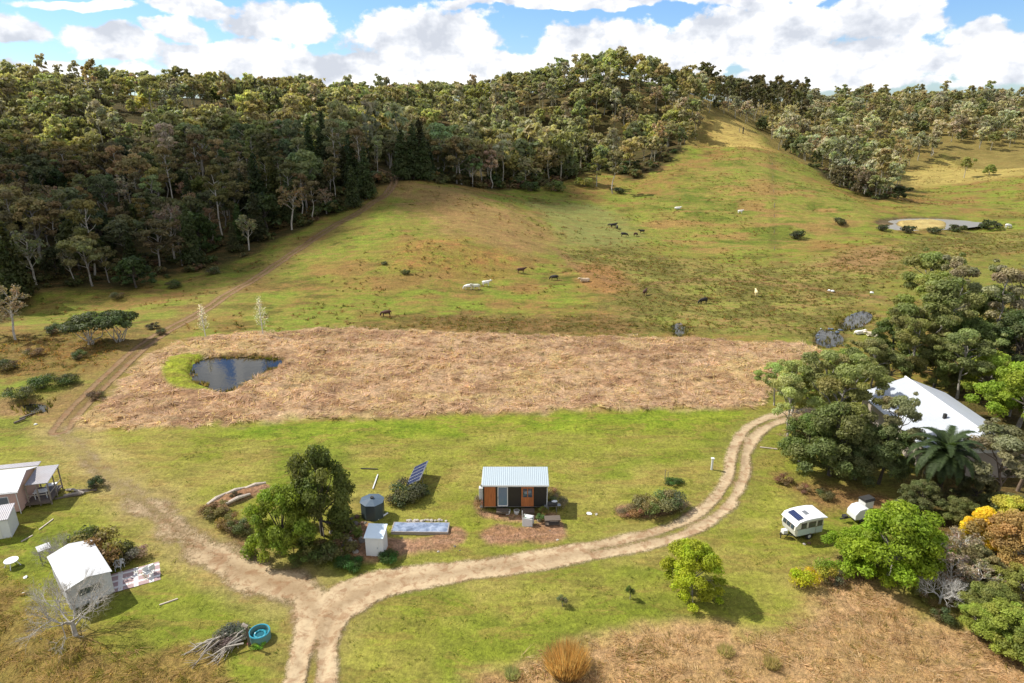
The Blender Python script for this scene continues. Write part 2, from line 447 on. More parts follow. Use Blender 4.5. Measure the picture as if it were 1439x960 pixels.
lay(zone(X, Y, 'hillR', 6), alb(142, 156, 60), alb(160, 144, 74), .6)
lay(zone(X, Y, 'hillR', 6) * sstep(.52, .64, fbm(X / 16, Y / 7, 510)) * .9, alb(104, 124, 42), alb(124, 132, 50), .7)
lay(zone(X, Y, 'hillR', 6) * sstep(.56, .68, fbm(X / 14 + 9, Y / 6, 511)) * .9, alb(186, 146, 90), alb(164, 136, 76), .7)
lay(zone(X, Y, 'valley', 6), alb(152, 156, 86), alb(140, 138, 74), .3)
lay(zone(X, Y, 'spur', 7, .9), alb(180, 140, 92), alb(158, 140, 78), .7)
lay(zone(X, Y, 'mid1', 4, 1.0), alb(188, 138, 82), alb(140, 142, 56), .8)
lay(zone(X, Y, 'wet', 5, .8), alb(142, 138, 68), alb(116, 110, 54), 1.0)
lay(zone(X, Y, 'wet', 5, .8) * sstep(.46, .56, fbm(X / 7, Y / 6, 504)), alb(146, 156, 66), alb(164, 136, 84), .6)
lay(zone(X, Y, 'foot', 3, .9), alb(112, 106, 50), alb(150, 118, 74), 1.0)
lay(zone(X, Y, 'mid2', 3, .8), alb(190, 140, 88), alb(160, 124, 72), .7)
lay(zone(X, Y, 'sand', 3, .7), alb(178, 140, 94), alb(150, 124, 74), .5)
lay(zone(X, Y, 'rightG', 4, .6), alb(140, 146, 60), alb(134, 128, 58), .5)
# thin worn cattle pads across the paddock
for pts in ([(1060, 385), (1120, 400), (1180, 412), (1240, 418)], [(780, 350), (830, 385), (900, 400), (1000, 392), (1100, 402)], [(1085, 220), (1087, 290), (1088, 350)]):
    ln = smooth_line([at0(*p) for p in pts], 5); d_, _ = seg_dist(X, Y, ln)
    lay(sstep(2.2, .3, d_ + wob * 2) * (.3 if pts[0][1] == 220 else .65), alb(100, 84, 50) if pts[0][1] == 220 else alb(158, 122, 82))
lay(sstep(-6, 8, sdf(X, Y, RIDGE) + wob * 8), alb(212, 188, 108), alb(196, 170, 96), .4)
lay(sstep(-4, 8, sdf(X, Y, CLEAR) + wob * 6), alb(208, 184, 106), alb(172, 158, 84), .4)
lay(zone(X, Y, 'redL', 4, .8), alb(156, 118, 66), alb(128, 122, 58), .9)
lay(zone(X, Y, 'tanlow', 2.5, .7), alb(178, 142, 98), alb(140, 124, 70), .8)
lay(sstep(7, 1, dH + wob * 6) * .55, alb(172, 138, 88), alb(140, 118, 66), .6)
far_r = (X > 90) & (Y > 330)
# yard lawn
lawn = sstep(1.2, -1.2, Y - 78 + 0 * X) * 1.0
fr = seg_dist(X, Y, LEFT)[0]
lay(sstep(2, -2, sdf(X, Y, gpoly([(-200, 607), (60, 610), (110, 602), (400, 592), (600, 585), (800, 577), (1050, 574), (1150, 560), (1439, 540), (1700, 540), (1900, 1100), (-500, 1100)])) * -1), alb(164, 158, 74), alb(138, 144, 50), .35)
lay(sstep(.50, .66, fbm(X / 7, Y / 5, 88)) * (Y < 79) * .7, alb(176, 162, 86), alb(156, 150, 70))
lay(sstep(.54, .68, fbm(X / 11 + 5, Y / 8, 98)) * (Y < 79) * .75, alb(118, 138, 36), alb(132, 142, 46))
lay(zone(X, Y, 'strip', 1.2, .7), alb(124, 148, 38), alb(150, 156, 54), .4)
lay(sstep(5, 1.0, dL + wob * 3) * .8, alb(194, 172, 112), alb(166, 148, 90), .5)
lay(np.exp(-((seg_dist(X, Y, LEFT + np.array([1.9, 1.6]))[0]) / .8) ** 2) * sstep(.05, .3, pL) * sstep(.75, .45, pL) * sstep(.3, .6, fbm(X / 3, Y / 3, 71)), alb(110, 84, 58), alb(130, 104, 70))
lay(sstep(4.2, 1.6, dD) * .45, alb(160, 146, 84), alb(130, 132, 54), .4)
lay(zone(X, Y, 'yel1', 1.5, .7) * .8, alb(158, 142, 80), alb(140, 132, 60), .5)
lay(zone(X, Y, 'roughL', 1.6, .7), alb(164, 134, 78, .56), alb(134, 122, 58, .56), .9)
lay(zone(X, Y, 'tanR', 1.6, .6), alb(206, 166, 122, .58), alb(176, 144, 94, .58), .8)
lay(zone(X, Y, 'bareR', 1.4, .7), alb(170, 128, 86), alb(138, 116, 64), .9)
lay(zone(X, Y, 'litter', 2.0, .7), alb(118, 96, 60), alb(98, 92, 44), 1.0)
tanz = zone(X, Y, 'tan', 1.0, 1.0, 2.2)
lay(tanz, alb(214, 180, 142, .58), alb(188, 152, 114, .56), .8)
lay(tanz * sstep(.52, .68, fbm(X / 9, Y / 7, 61)) * .8, alb(206, 180, 124, .6), alb(184, 156, 104, .6))
lay(tanz * sstep(.54, .64, fbm(X / 5 + 3, Y / 3, 63)) * .7, alb(164, 122, 92), alb(140, 104, 76))
for k in ('bedH', 'bedF', 'bedB', 'bedS', 'bedL'):
    lay(zone(X, Y, k, .45, .6, 1.2) * .95, alb(206, 162, 132, .56), alb(160, 118, 90), .9)
alg = sstep(-.8, .8, sdf(X, Y, ALGAE) + wob * 1.5)
lay(alg, alb(166, 172, 56), alb(132, 146, 48), 1.0)
for p, c in [(POND, alb(70, 62, 40)), (DAM, alb(120, 104, 74))] + [(q, alb(70, 66, 46)) for q in POOLS]:
    lay(sstep(-1.0, .2, sdf(X, Y, p) + wob), c)
lay(sstep(0, 1, alg) * (sdf(X, Y, POND) < 1.0), alb(162, 170, 54))
slt = sstep(-.6, .6, sdf(X, Y, SILT) + wob)
H += slt * 1.05
lay(slt, alb(216, 196, 128, .6), alb(190, 166, 104, .6), .3)
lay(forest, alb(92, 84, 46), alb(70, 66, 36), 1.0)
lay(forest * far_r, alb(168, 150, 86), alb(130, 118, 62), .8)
# ground relief of the tall dry grass and rough patches
tuft = tanz * (Y < 130)
H += tuft * ((fbm(X / 1.7, Y / 1.3, 120, 3) - .35) * .9 + .12)
ro = np.maximum(zone(X, Y, 'tanR', 1.0), zone(X, Y, 'roughL', 1.0))
H += ro * (fbm(X / 1.2, Y / 1.2, 140, 3) - .4) * .35
H += zone(X, Y, 'bedL', .4) * .35 + (zone(X, Y, 'bedH', .4) + zone(X, Y, 'bedB', .4)) * (.08 + .12 * fbm(X, Y, 150, 3))

m, t, b = newmat('ground_cover')
tc = t.new('ShaderNodeTexCoord').outputs['Object']
ca = t.new('ShaderNodeAttribute', attribute_name='tone_a').outputs['Color']; cb = t.new('ShaderNodeAttribute', attribute_name='tone_b').outputs['Color']
tr = t.new('ShaderNodeAttribute', attribute_name='track').outputs['Fac']; tn = t.new('ShaderNodeAttribute', attribute_name='track_tone').outputs['Fac']
ba = t.new('ShaderNodeAttribute', attribute_name='rough_amount').outputs['Fac']
n1 = t.noise(tc, .12, 5, .6); n2 = t.noise(tc, .55, 5, .65, .6); n3 = t.noise(tc, 2.6, 4, .65); n4 = t.noise(tc, 9, 3, .6)
mx = t.math('ADD', t.math('MULTIPLY', n1, .5), t.math('MULTIPLY', n2, .5))
base = t.mix(vary(t, t.math('ADD', t.math('MULTIPLY', t.math('SUBTRACT', mx, .5), 2.2), .5), 0, 1), ca, cb)
g1 = t.math('MULTIPLY_ADD', t.math('SUBTRACT', n3, .5), t.math('MULTIPLY_ADD', ba, .9, 1.1), 1.0)
g2 = t.math('MULTIPLY_ADD', t.math('SUBTRACT', n4, .5), t.math('MULTIPLY_ADD', ba, .9, .8), 1.0)
mpn = t.new('ShaderNodeMapping'); t.link(tc, mpn.inputs[0]); mpn.inputs['Scale'].default_value = (.28, 1.0, 1.0)
n5 = t.noise(mpn.outputs[0], .75, 5, .7, .8)
g3 = t.math('MULTIPLY_ADD', t.math('SUBTRACT', n2, .5), .9, t.math('MULTIPLY_ADD', t.math('SUBTRACT', n5, .5), 1.1, 1.0))
gg = t.math('MULTIPLY', t.math('MULTIPLY', g1, g2), g3)
# clumps of coarser dark grass in rough pasture
cl = t.noise(tc, 1.15, 5, .7, 1.0)
clm = t.math('MULTIPLY', t.ramp(cl, [(.56, (0, 0, 0)), (.68, (1, 1, 1))]), t.math('MULTIPLY', ba, .55))
base = t.mix(clm, base, (.075, .062, .024))
mps = t.new('ShaderNodeMapping'); t.link(tc, mps.inputs[0]); mps.inputs['Scale'].default_value = (.16, .42, .42)
s1 = t.noise(mps.outputs[0], 1.0, 8, .72, .6)
mpt = t.new('ShaderNodeMapping'); t.link(tc, mpt.inputs[0]); mpt.inputs['Scale'].default_value = (.30, .75, .75); mpt.inputs['Location'].default_value = (31, 17, 3)
s2 = t.noise(mpt.outputs[0], 1.0, 8, .75, .6)
base = t.mix(t.math('MULTIPLY', t.ramp(s1, [(.52, (0, 0, 0)), (.57, (1, 1, 1))]), PATCH), base, t.mix(.55, cb, tuple(alb(162, 124, 80))))
base = t.mix(t.math('MULTIPLY', t.ramp(s2, [(.54, (0, 0, 0)), (.60, (1, 1, 1))]), PATCH), base, t.mix(.6, ca, tuple(alb(88, 88, 38))))
base = t.mix(1.0, base, gg, 'MULTIPLY')
dirt = t.mix(tn, tuple(alb(222, 198, 160, .54)), tuple(alb(162, 134, 100, .54)))
dn = t.ramp(n3, [(.3, (.80, .74, .70)), (.5, (1, 1, 1)), (.75, (1.12, 1.1, 1.08))])
dirt = t.mix(1.0, dirt, dn, 'MULTIPLY')
rt = t.new('ShaderNodeAttribute', attribute_name='rut').outputs['Fac']
dirt = t.mix(t.math('MULTIPLY', rt, .55), dirt, tuple(alb(150, 122, 90)))
streak = t.noise(tc, .8, 5, .7, .5)
dirt = t.mix(t.math('MULTIPLY', t.ramp(streak, [(.5, (0, 0, 0)), (.6, (1, 1, 1))]), .5), dirt, tuple(alb(150, 104, 70)))
e = t.math('ADD', tr, t.math('MULTIPLY', t.math('SUBTRACT', t.math('ADD', t.math('MULTIPLY', n4, .45), t.math('MULTIPLY', n3, .55)), .5), 1.25))
mr = t.new('ShaderNodeMapRange'); mr.interpolation_type = 'SMOOTHSTEP'; t.link(e, mr.inputs[0]); mr.inputs[1].default_value = .28; mr.inputs[2].default_value = .78
fin = t.mix(mr.outputs[0], base, dirt)
t.link(fin, b.inputs['Base Color']); b.inputs['Roughness'].default_value = .95; b.inputs['Specular IOR Level'].default_value = .1
bp = t.new('ShaderNodeBump'); bp.inputs['Strength'].default_value = 1
hh = t.math('ADD', t.math('MULTIPLY', t.math('MULTIPLY', n3, .18), t.math('ADD', ba, .3)), t.math('MULTIPLY', n2, t.math('MULTIPLY', ba, .35)))
hh = t.math('ADD', hh, t.math('MULTIPLY', n4, .05))
hh = t.math('MULTIPLY', hh, t.math('SUBTRACT', 1.1, mr.outputs[0]))
t.link(hh, bp.inputs['Height']); bp.inputs['Distance'].default_value = 1.0
t.link(bp.outputs[0], b.inputs['Normal'])
GROUND = m

nr, na = len(rr), len(ang)
idx = np.arange(nr * na).reshape(nr, na)
Q = np.stack([idx[:-1, :-1], idx[:-1, 1:], idx[1:, 1:], idx[1:, :-1]], -1).reshape(-1, 4)[:, ::-1]
V = np.stack([X, Y, H], 1)
fc = lambda v: v[Q].mean(1)
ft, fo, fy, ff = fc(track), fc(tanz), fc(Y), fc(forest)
lawnm = fc(sstep(-.5, .5, -sdf(X, Y, gpoly([(-200, 607), (60, 610), (110, 602), (400, 592), (600, 585), (800, 577), (1050, 574), (1150, 560), (1439, 540), (1700, 540), (1900, 1100), (-500, 1100)]))))
isopen = fc(s_open)
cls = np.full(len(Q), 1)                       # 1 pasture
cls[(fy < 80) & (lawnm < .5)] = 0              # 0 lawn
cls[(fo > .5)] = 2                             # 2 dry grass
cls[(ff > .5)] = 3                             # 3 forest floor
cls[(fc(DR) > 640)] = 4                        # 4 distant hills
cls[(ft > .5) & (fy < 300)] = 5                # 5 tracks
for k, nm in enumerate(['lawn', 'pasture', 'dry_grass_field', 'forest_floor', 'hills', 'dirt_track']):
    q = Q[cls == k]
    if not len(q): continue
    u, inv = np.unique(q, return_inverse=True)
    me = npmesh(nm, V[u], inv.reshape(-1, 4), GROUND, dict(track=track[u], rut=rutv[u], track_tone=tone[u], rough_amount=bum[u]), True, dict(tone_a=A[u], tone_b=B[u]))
    tag(link(nm, me), kind='structure')

# ------------------------------------------------------------------ water
def water_mat(name, col, rough, bs, bd):
    m, t, b = newmat(name)
    b.inputs['Base Color'].default_value = (*col, 1); b.inputs['Roughness'].default_value = rough
    b.inputs['Specular IOR Level'].default_value = .9; b.inputs['IOR'].default_value = 1.36
    tc = t.new('ShaderNodeTexCoord').outputs['Object']
    bp = t.new('ShaderNodeBump'); bp.inputs['Distance'].default_value = bd
    t.link(t.noise(tc, bs, 3, .5), bp.inputs['Height']); t.link(bp.outputs[0], b.inputs['Normal'])
    return m
WATER = water_mat('still_water', (.010, .010, .006), .03, 1.3, .006)
SHINY = water_mat('muddy_water', (.22, .20, .15), .35, 1.5, .05)
def pool(name, poly, z, mat):
    poly = np.asarray(poly)[:, :2]; c = poly.mean(0)
    p = c + (poly - c) * 1.35
    mb = MB(); mb.add([(x, y, z) for x, y in p], [tuple(range(len(p)))])
    me = bpy.data.meshes.new(name); me.from_pydata(mb.v, [], mb.f); me.update()
    if me.polygons[0].normal.z < 0:
        me.flip_normals()
    me.materials.append(mat)
    return link(name, me)
tag(pool('pond', POND, float(base_h(POND[:, 0], POND[:, 1]).mean()) - .30, WATER), kind='structure')
tag(pool('dam', DAM, float(base_h(DAM[:, 0], DAM[:, 1]).mean()) - .35, SHINY), kind='structure')
for i, p in enumerate(POOLS):
    tag(pool('puddle', p, float(base_h(p[:, 0], p[:, 1]).mean()) - .22, WATER), kind='structure')

# ------------------------------------------------------------------ sky, sun, clouds
w = bpy.data.worlds.new('World'); scene.world = w; w.use_nodes = True
t = NT(w.node_tree); bg = w.node_tree.nodes['Background']
sk = t.new('ShaderNodeTexSky'); sk.sky_type = 'NISHITA'; sk.sun_disc = False; sk.sun_elevation = SUN_EL
sk.sun_rotation = math.atan2(SUN.x, SUN.y); sk.air_density = 1.0; sk.dust_density = .3; sk.ozone_density = 2.0; sk.altitude = 300
tc = t.new('ShaderNodeTexCoord').outputs['Generated']
sp = t.new('ShaderNodeSeparateXYZ'); t.link(tc, sp.inputs[0])
az = t.math('ARCTAN2', sp.outputs[0], sp.outputs[1]); el = t.math('ARCSINE', sp.outputs[2])
cv = t.new('ShaderNodeCombineXYZ'); t.link(az, cv.inputs[0]); t.link(t.math('MULTIPLY', el, 1.35), cv.inputs[1])
pv = cv.outputs[0]
big_ = t.new('ShaderNodeTexNoise'); t.link(pv, big_.inputs['Vector']); big_.inputs['Scale'].default_value = 14; big_.inputs['Detail'].default_value = 4
warp = t.vmath('MULTIPLY', t.vmath('SUBTRACT', big_.outputs['Color'], (.5, .5, .5)), (.07, .05, 0))
pw = t.vmath('ADD', pv, warp)
def dirpix(px, py):
    a = (px - 719.5) / F; b_ = (480 - py) / F
    d = Vector((a, CT + b_ * ST, -ST + b_ * CT)).normalized()
    return math.atan2(d.x, d.y), math.asin(d.z) * 1.35
blobs = [(10, 42, 62, 26), (170, 66, 90, 26), (90, 108, 200, 22), (275, 8, 80, 16), (400, 32, 84, 34), (330, 80, 140, 30), (250, 42, 50, 18), (110, 10, 90, 9), (598, 62, 118, 62), (640, 95, 120, 30),
         (480, 100, 130, 30), (845, 62, 100, 44), (770, 100, 90, 26), (960, 75, 130, 45), (790, 2, 220, 11), (1080, 40, 150, 46), (1240, 22, 92, 46), (1190, 85, 200, 45),
         (1375, 48, 70, 26), (1420, 85, 120, 45), (880, -15, 160, 22), (1040, -10, 200, 20), (700, 120, 900, 14), (500, -40, 90, 16)]
skydirs = [(-.450, .362, .034, .028), (-.392, .352, .022, .038), (.46, .305, .09, .05), (.245, .31, .04, .04), (-.655, .354, .06, .04)]  # unseen cloud spots added above the frame for pond and pools to mirror
dens = None
for (px, py, rx, ry) in blobs:
    a0, e0 = dirpix(px, py); a1, _ = dirpix(px + rx, py); _, e1 = dirpix(px, py - ry)
    v = t.vmath('MULTIPLY', t.vmath('SUBTRACT', pw, (a0, e0, 0)), (1 / abs(a1 - a0), 1 / abs(e1 - e0), 0))
    d = t.math('SUBTRACT', 1.0, t.vmath('LENGTH', v))
    dens = d if dens is None else t.math('SMOOTH_MAX', dens, d, .12)
for (a0, e0, ra, re_) in skydirs:
    v = t.vmath('MULTIPLY', t.vmath('SUBTRACT', pv, (a0, e0 * 1.35, 0)), (1 / ra, 1 / (re_ * 1.35), 0)); dens = t.math('MAXIMUM', dens, t.math('SUBTRACT', 1.0, t.vmath('LENGTH', v)))
# broken cloud higher up and round the rest of the sky
up = t.math('MAXIMUM', sp.outputs[2], .05)
cp = t.new('ShaderNodeCombineXYZ'); t.link(t.math('DIVIDE', sp.outputs[0], up), cp.inputs[0]); t.link(t.math('DIVIDE', sp.outputs[1], up), cp.inputs[1])
hi = t.math('SUBTRACT', t.noise(cp.outputs[0], .55, 5, .55), .49)
mr2 = t.new('ShaderNodeMapRange'); t.link(el, mr2.inputs[0]); mr2.inputs[1].default_value = .16; mr2.inputs[2].default_value = .30; mr2.inputs[3].default_value = -1; mr2.inputs[4].default_value = 0
hi = t.math('ADD', t.math('MULTIPLY', hi, 4.0), t.math('MULTIPLY', mr2.outputs[0], 4))
sd = t.math('GREATER_THAN', t.math('ABSOLUTE', az), .85)
side = t.math('ADD', t.math('MULTIPLY', t.math('SUBTRACT', t.noise(pv, 7, 5, .55), .44), 5), t.math('SUBTRACT', t.math('MULTIPLY', sd, 6), 6))
dens = t.math('MAXIMUM', dens, t.math('MAXIMUM', hi, side))
f1 = t.noise(pv, 26, 8, .58); f2 = t.noise(t.vmath('ADD', pv, (.010, -.016, 0)), 26, 8, .58)
m1 = t.noise(pv, 11, 4, .5); m2 = t.noise(t.vmath('ADD', pv, (.020, -.035, 0)), 11, 4, .5)
dd = t.math('ADD', dens, t.math('MULTIPLY', t.math('SUBTRACT', f1, .5), 1.3))
al = t.new('ShaderNodeMapRange'); al.interpolation_type = 'SMOOTHSTEP'; t.link(dd, al.inputs[0]); al.inputs[1].default_value = -.02; al.inputs[2].default_value = .22
rel = t.math('ADD', t.math('MULTIPLY', t.math('SUBTRACT', f1, f2), 1.5), t.math('MULTIPLY', t.math('SUBTRACT', m1, m2), 2.5))
lit = t.math('ADD', rel, .64)
lit = t.math('SUBTRACT', lit, t.math('MULTIPLY', t.math('MAXIMUM', t.math('SUBTRACT', dens, .5), 0), .15))
ccol = t.ramp(lit, [(.15, (.66, .70, .78)), (.45, (.84, .87, .93)), (.68, (1.04, 1.04, 1.06)), (.95, (1.22, 1.22, 1.22))])
skyc = t.mix(1.0, sk.outputs[0], (SKYS, SKYS, SKYS), 'MULTIPLY')
skyc = t.mix(1.0, skyc, (.52, .68, .92), 'MULTIPLY')
ccol = t.mix(1.0, ccol, (CLS, CLS, CLS), 'MULTIPLY')
out = t.mix(al.outputs[0], skyc, ccol)
t.link(out, bg.inputs['Color']); bg.inputs['Strength'].default_value = .1

sl = bpy.data.lights.new('sun', 'SUN'); sl.energy = 4.3; sl.angle = R(.8); sl.color = (1.0, .95, .86)
so = bpy.data.objects.new('sun', sl); COL.objects.link(so); so.rotation_euler = SUN.to_track_quat('Z', 'Y').to_euler(); so.location = (-60, 40, 120)

# a real cloud high over the left hillside, out of frame above: its shadow lies on the forest
cm, ct_, cb_ = newmat('cloud_white'); cb_.inputs['Base Color'].default_value = (.9, .9, .92, 1); cb_.inputs['Roughness'].default_value = 1; cb_.inputs['Specular IOR Level'].default_value = 0
rnd = random.Random(4)
def cloud(spots, alt):
    c = MB()
    for (gx, gy, r) in spots:
        g = Vector((gx, gy, 8)); k = (alt - 8) / SUN.z
        p = g + SUN * k
        for j in range(9):
            q = p + Vector((rnd.uniform(-1, 1) * r * .6, rnd.uniform(-1, 1) * r * .6, rnd.uniform(-.1, .25) * r))
            c.ball(q, (r * rnd.uniform(.45, .7), r * rnd.uniform(.45, .7), r * rnd.uniform(.25, .4)), 14, 8)
    o = c.build('cloud', cm, smooth=True); tag(o, kind='structure')
def gq(px, Y): return (px - 719.5) / F * Y * 1.06
cloud([(gq(*s[:2]), s[1], s[2]) for s in CLOUDSPOTS], 620)
# ------------------------------------------------------------------ foliage and bark
def leafmat(name, trans=.3, rough=.6):
    m = bpy.data.materials.new(name); m.use_nodes = True
    t = NT(m.node_tree); b = m.node_tree.nodes['Principled BSDF']; outn = m.node_tree.nodes['Material Output']
    oi = t.new('ShaderNodeObjectInfo'); sh = t.new('ShaderNodeAttribute', attribute_name='shade').outputs['Color']
    c = t.mix(1.0, oi.outputs['Color'], sh, 'MULTIPLY')
    t.link(c, b.inputs['Base Color']); b.inputs['Roughness'].default_value = rough; b.inputs['Specular IOR Level'].default_value = .25
    tl = t.new('ShaderNodeBsdfTranslucent'); t.link(t.mix(1.0, c, (1.2, 1.25, .7), 'MULTIPLY'), tl.inputs[0])
    ms = t.new('ShaderNodeMixShader'); ms.inputs[0].default_value = trans
    t.link(b.outputs[0], ms.inputs[1]); t.link(tl.outputs[0], ms.inputs[2]); t.link(ms.outputs[0], outn.inputs['Surface'])
    return m
LEAF = leafmat('foliage', .42)
GRASS = leafmat('dry_blades', .5, .9)
BARKM, t, b = newmat('bark')
oi = t.new('ShaderNodeObjectInfo'); tc = t.new('ShaderNodeTexCoord').outputs['Object']
n = t.noise(tc, 2.5, 5, .65)
t.link(t.mix(1.0, oi.outputs['Color'], t.ramp(n, [(.3, (.55, .52, .5)), (.6, (1, 1, 1)), (.8, (1.2, 1.2, 1.2))]), 'MULTIPLY'), b.inputs['Base Color'])
b.inputs['Roughness'].default_value = .9

def leaves(rg, C, Rr, n, size, flat=.75, up=.25, shell=.55, elong=1.3, tint=.12):
    """n leaf sprays spread over clumps with centres C and radii Rr"""
    C = np.asarray(C, float); Rr = np.asarray(Rr, float)
    w = Rr ** 2; ci = rg.choice(len(C), n, p=w / w.sum())
    d = rg.normal(size=(n, 3)); d /= np.linalg.norm(d, axis=1)[:, None] + 1e-9
    d[:, 2] = np.where((d[:, 2] < -.2) & (rg.random(n) < .6), -d[:, 2], d[:, 2])
    rad = shell + (1.08 - shell) * rg.random(n) ** .7
    off = d * (rad * Rr[ci])[:, None]; off[:, 2] *= flat
    P_ = C[ci] + off
    nr = d + rg.normal(size=(n, 3)) * .55 + np.array([0, 0, up]); nr /= np.linalg.norm(nr, axis=1)[:, None]
    a = np.cross(nr, rg.normal(size=(n, 3))); a /= np.linalg.norm(a, axis=1)[:, None] + 1e-9
    b_ = np.cross(nr, a)
    s = size * (.55 + .9 * rg.random(n)); a = a * (s * elong)[:, None]; b_ = b_ * s[:, None] * .75
    k = (rg.random((n, 4)) * .5 + .7)
    V = np.stack([P_ - a * k[:, :1], P_ - b_ * k[:, 1:2], P_ + a * k[:, 2:3], P_ + b_ * k[:, 3:]], 1).reshape(-1, 3)
    Q = np.arange(4 * n).reshape(n, 4)
    cs = 1 + (rg.random((len(C), 3)) - .5) * np.array([.9, .7, .6]) * tint * 1.6
    cs *= (1 + (rg.random((len(C), 1)) - .5) * .45)
    sc = cs[ci] * (1 + (rg.random((n, 1)) - .5) * .5)
    return V, Q, np.repeat(sc, 4, 0)

def tubes(segs, n=5):
    """segs: list of (p0, p1, r0, r1)"""
    V = []; Q = []
    for p0, p1, r0, r1 in segs:
        p0 = np.array(p0, float); p1 = np.array(p1, float); d = p1 - p0; L = np.linalg.norm(d) + 1e-9; d /= L
        a = np.cross(d, [.3, .9, .1]); a /= np.linalg.norm(a) + 1e-9; b_ = np.cross(d, a)
        o = len(V) * 1; o = sum(len(x) for x in V)
        th = np.arange(n) * 2 * math.pi / n; ring = np.cos(th)[:, None] * a + np.sin(th)[:, None] * b_
        V.append(np.vstack([p0 + ring * r0, p1 + ring * r1]))
        i = np.arange(n); j = (i + 1) % n
        Q.append(np.stack([i, j, j + n, i + n], 1) + o)
    return np.vstack(V), np.vstack(Q)

def limb(rg, p0, p1, r0, r1, k=4, wig=.06):
    p0 = np.array(p0, float); p1 = np.array(p1, float); L = np.linalg.norm(p1 - p0)
    pts = [p0 + (p1 - p0) * i / k + (rg.normal(size=3) * wig * L * .35 if 0 < i < k else 0) for i in range(k + 1)]
    return [(pts[i], pts[i + 1], r0 + (r1 - r0) * i / k, r0 + (r1 - r0) * (i + 1) / k) for i in range(k)], pts

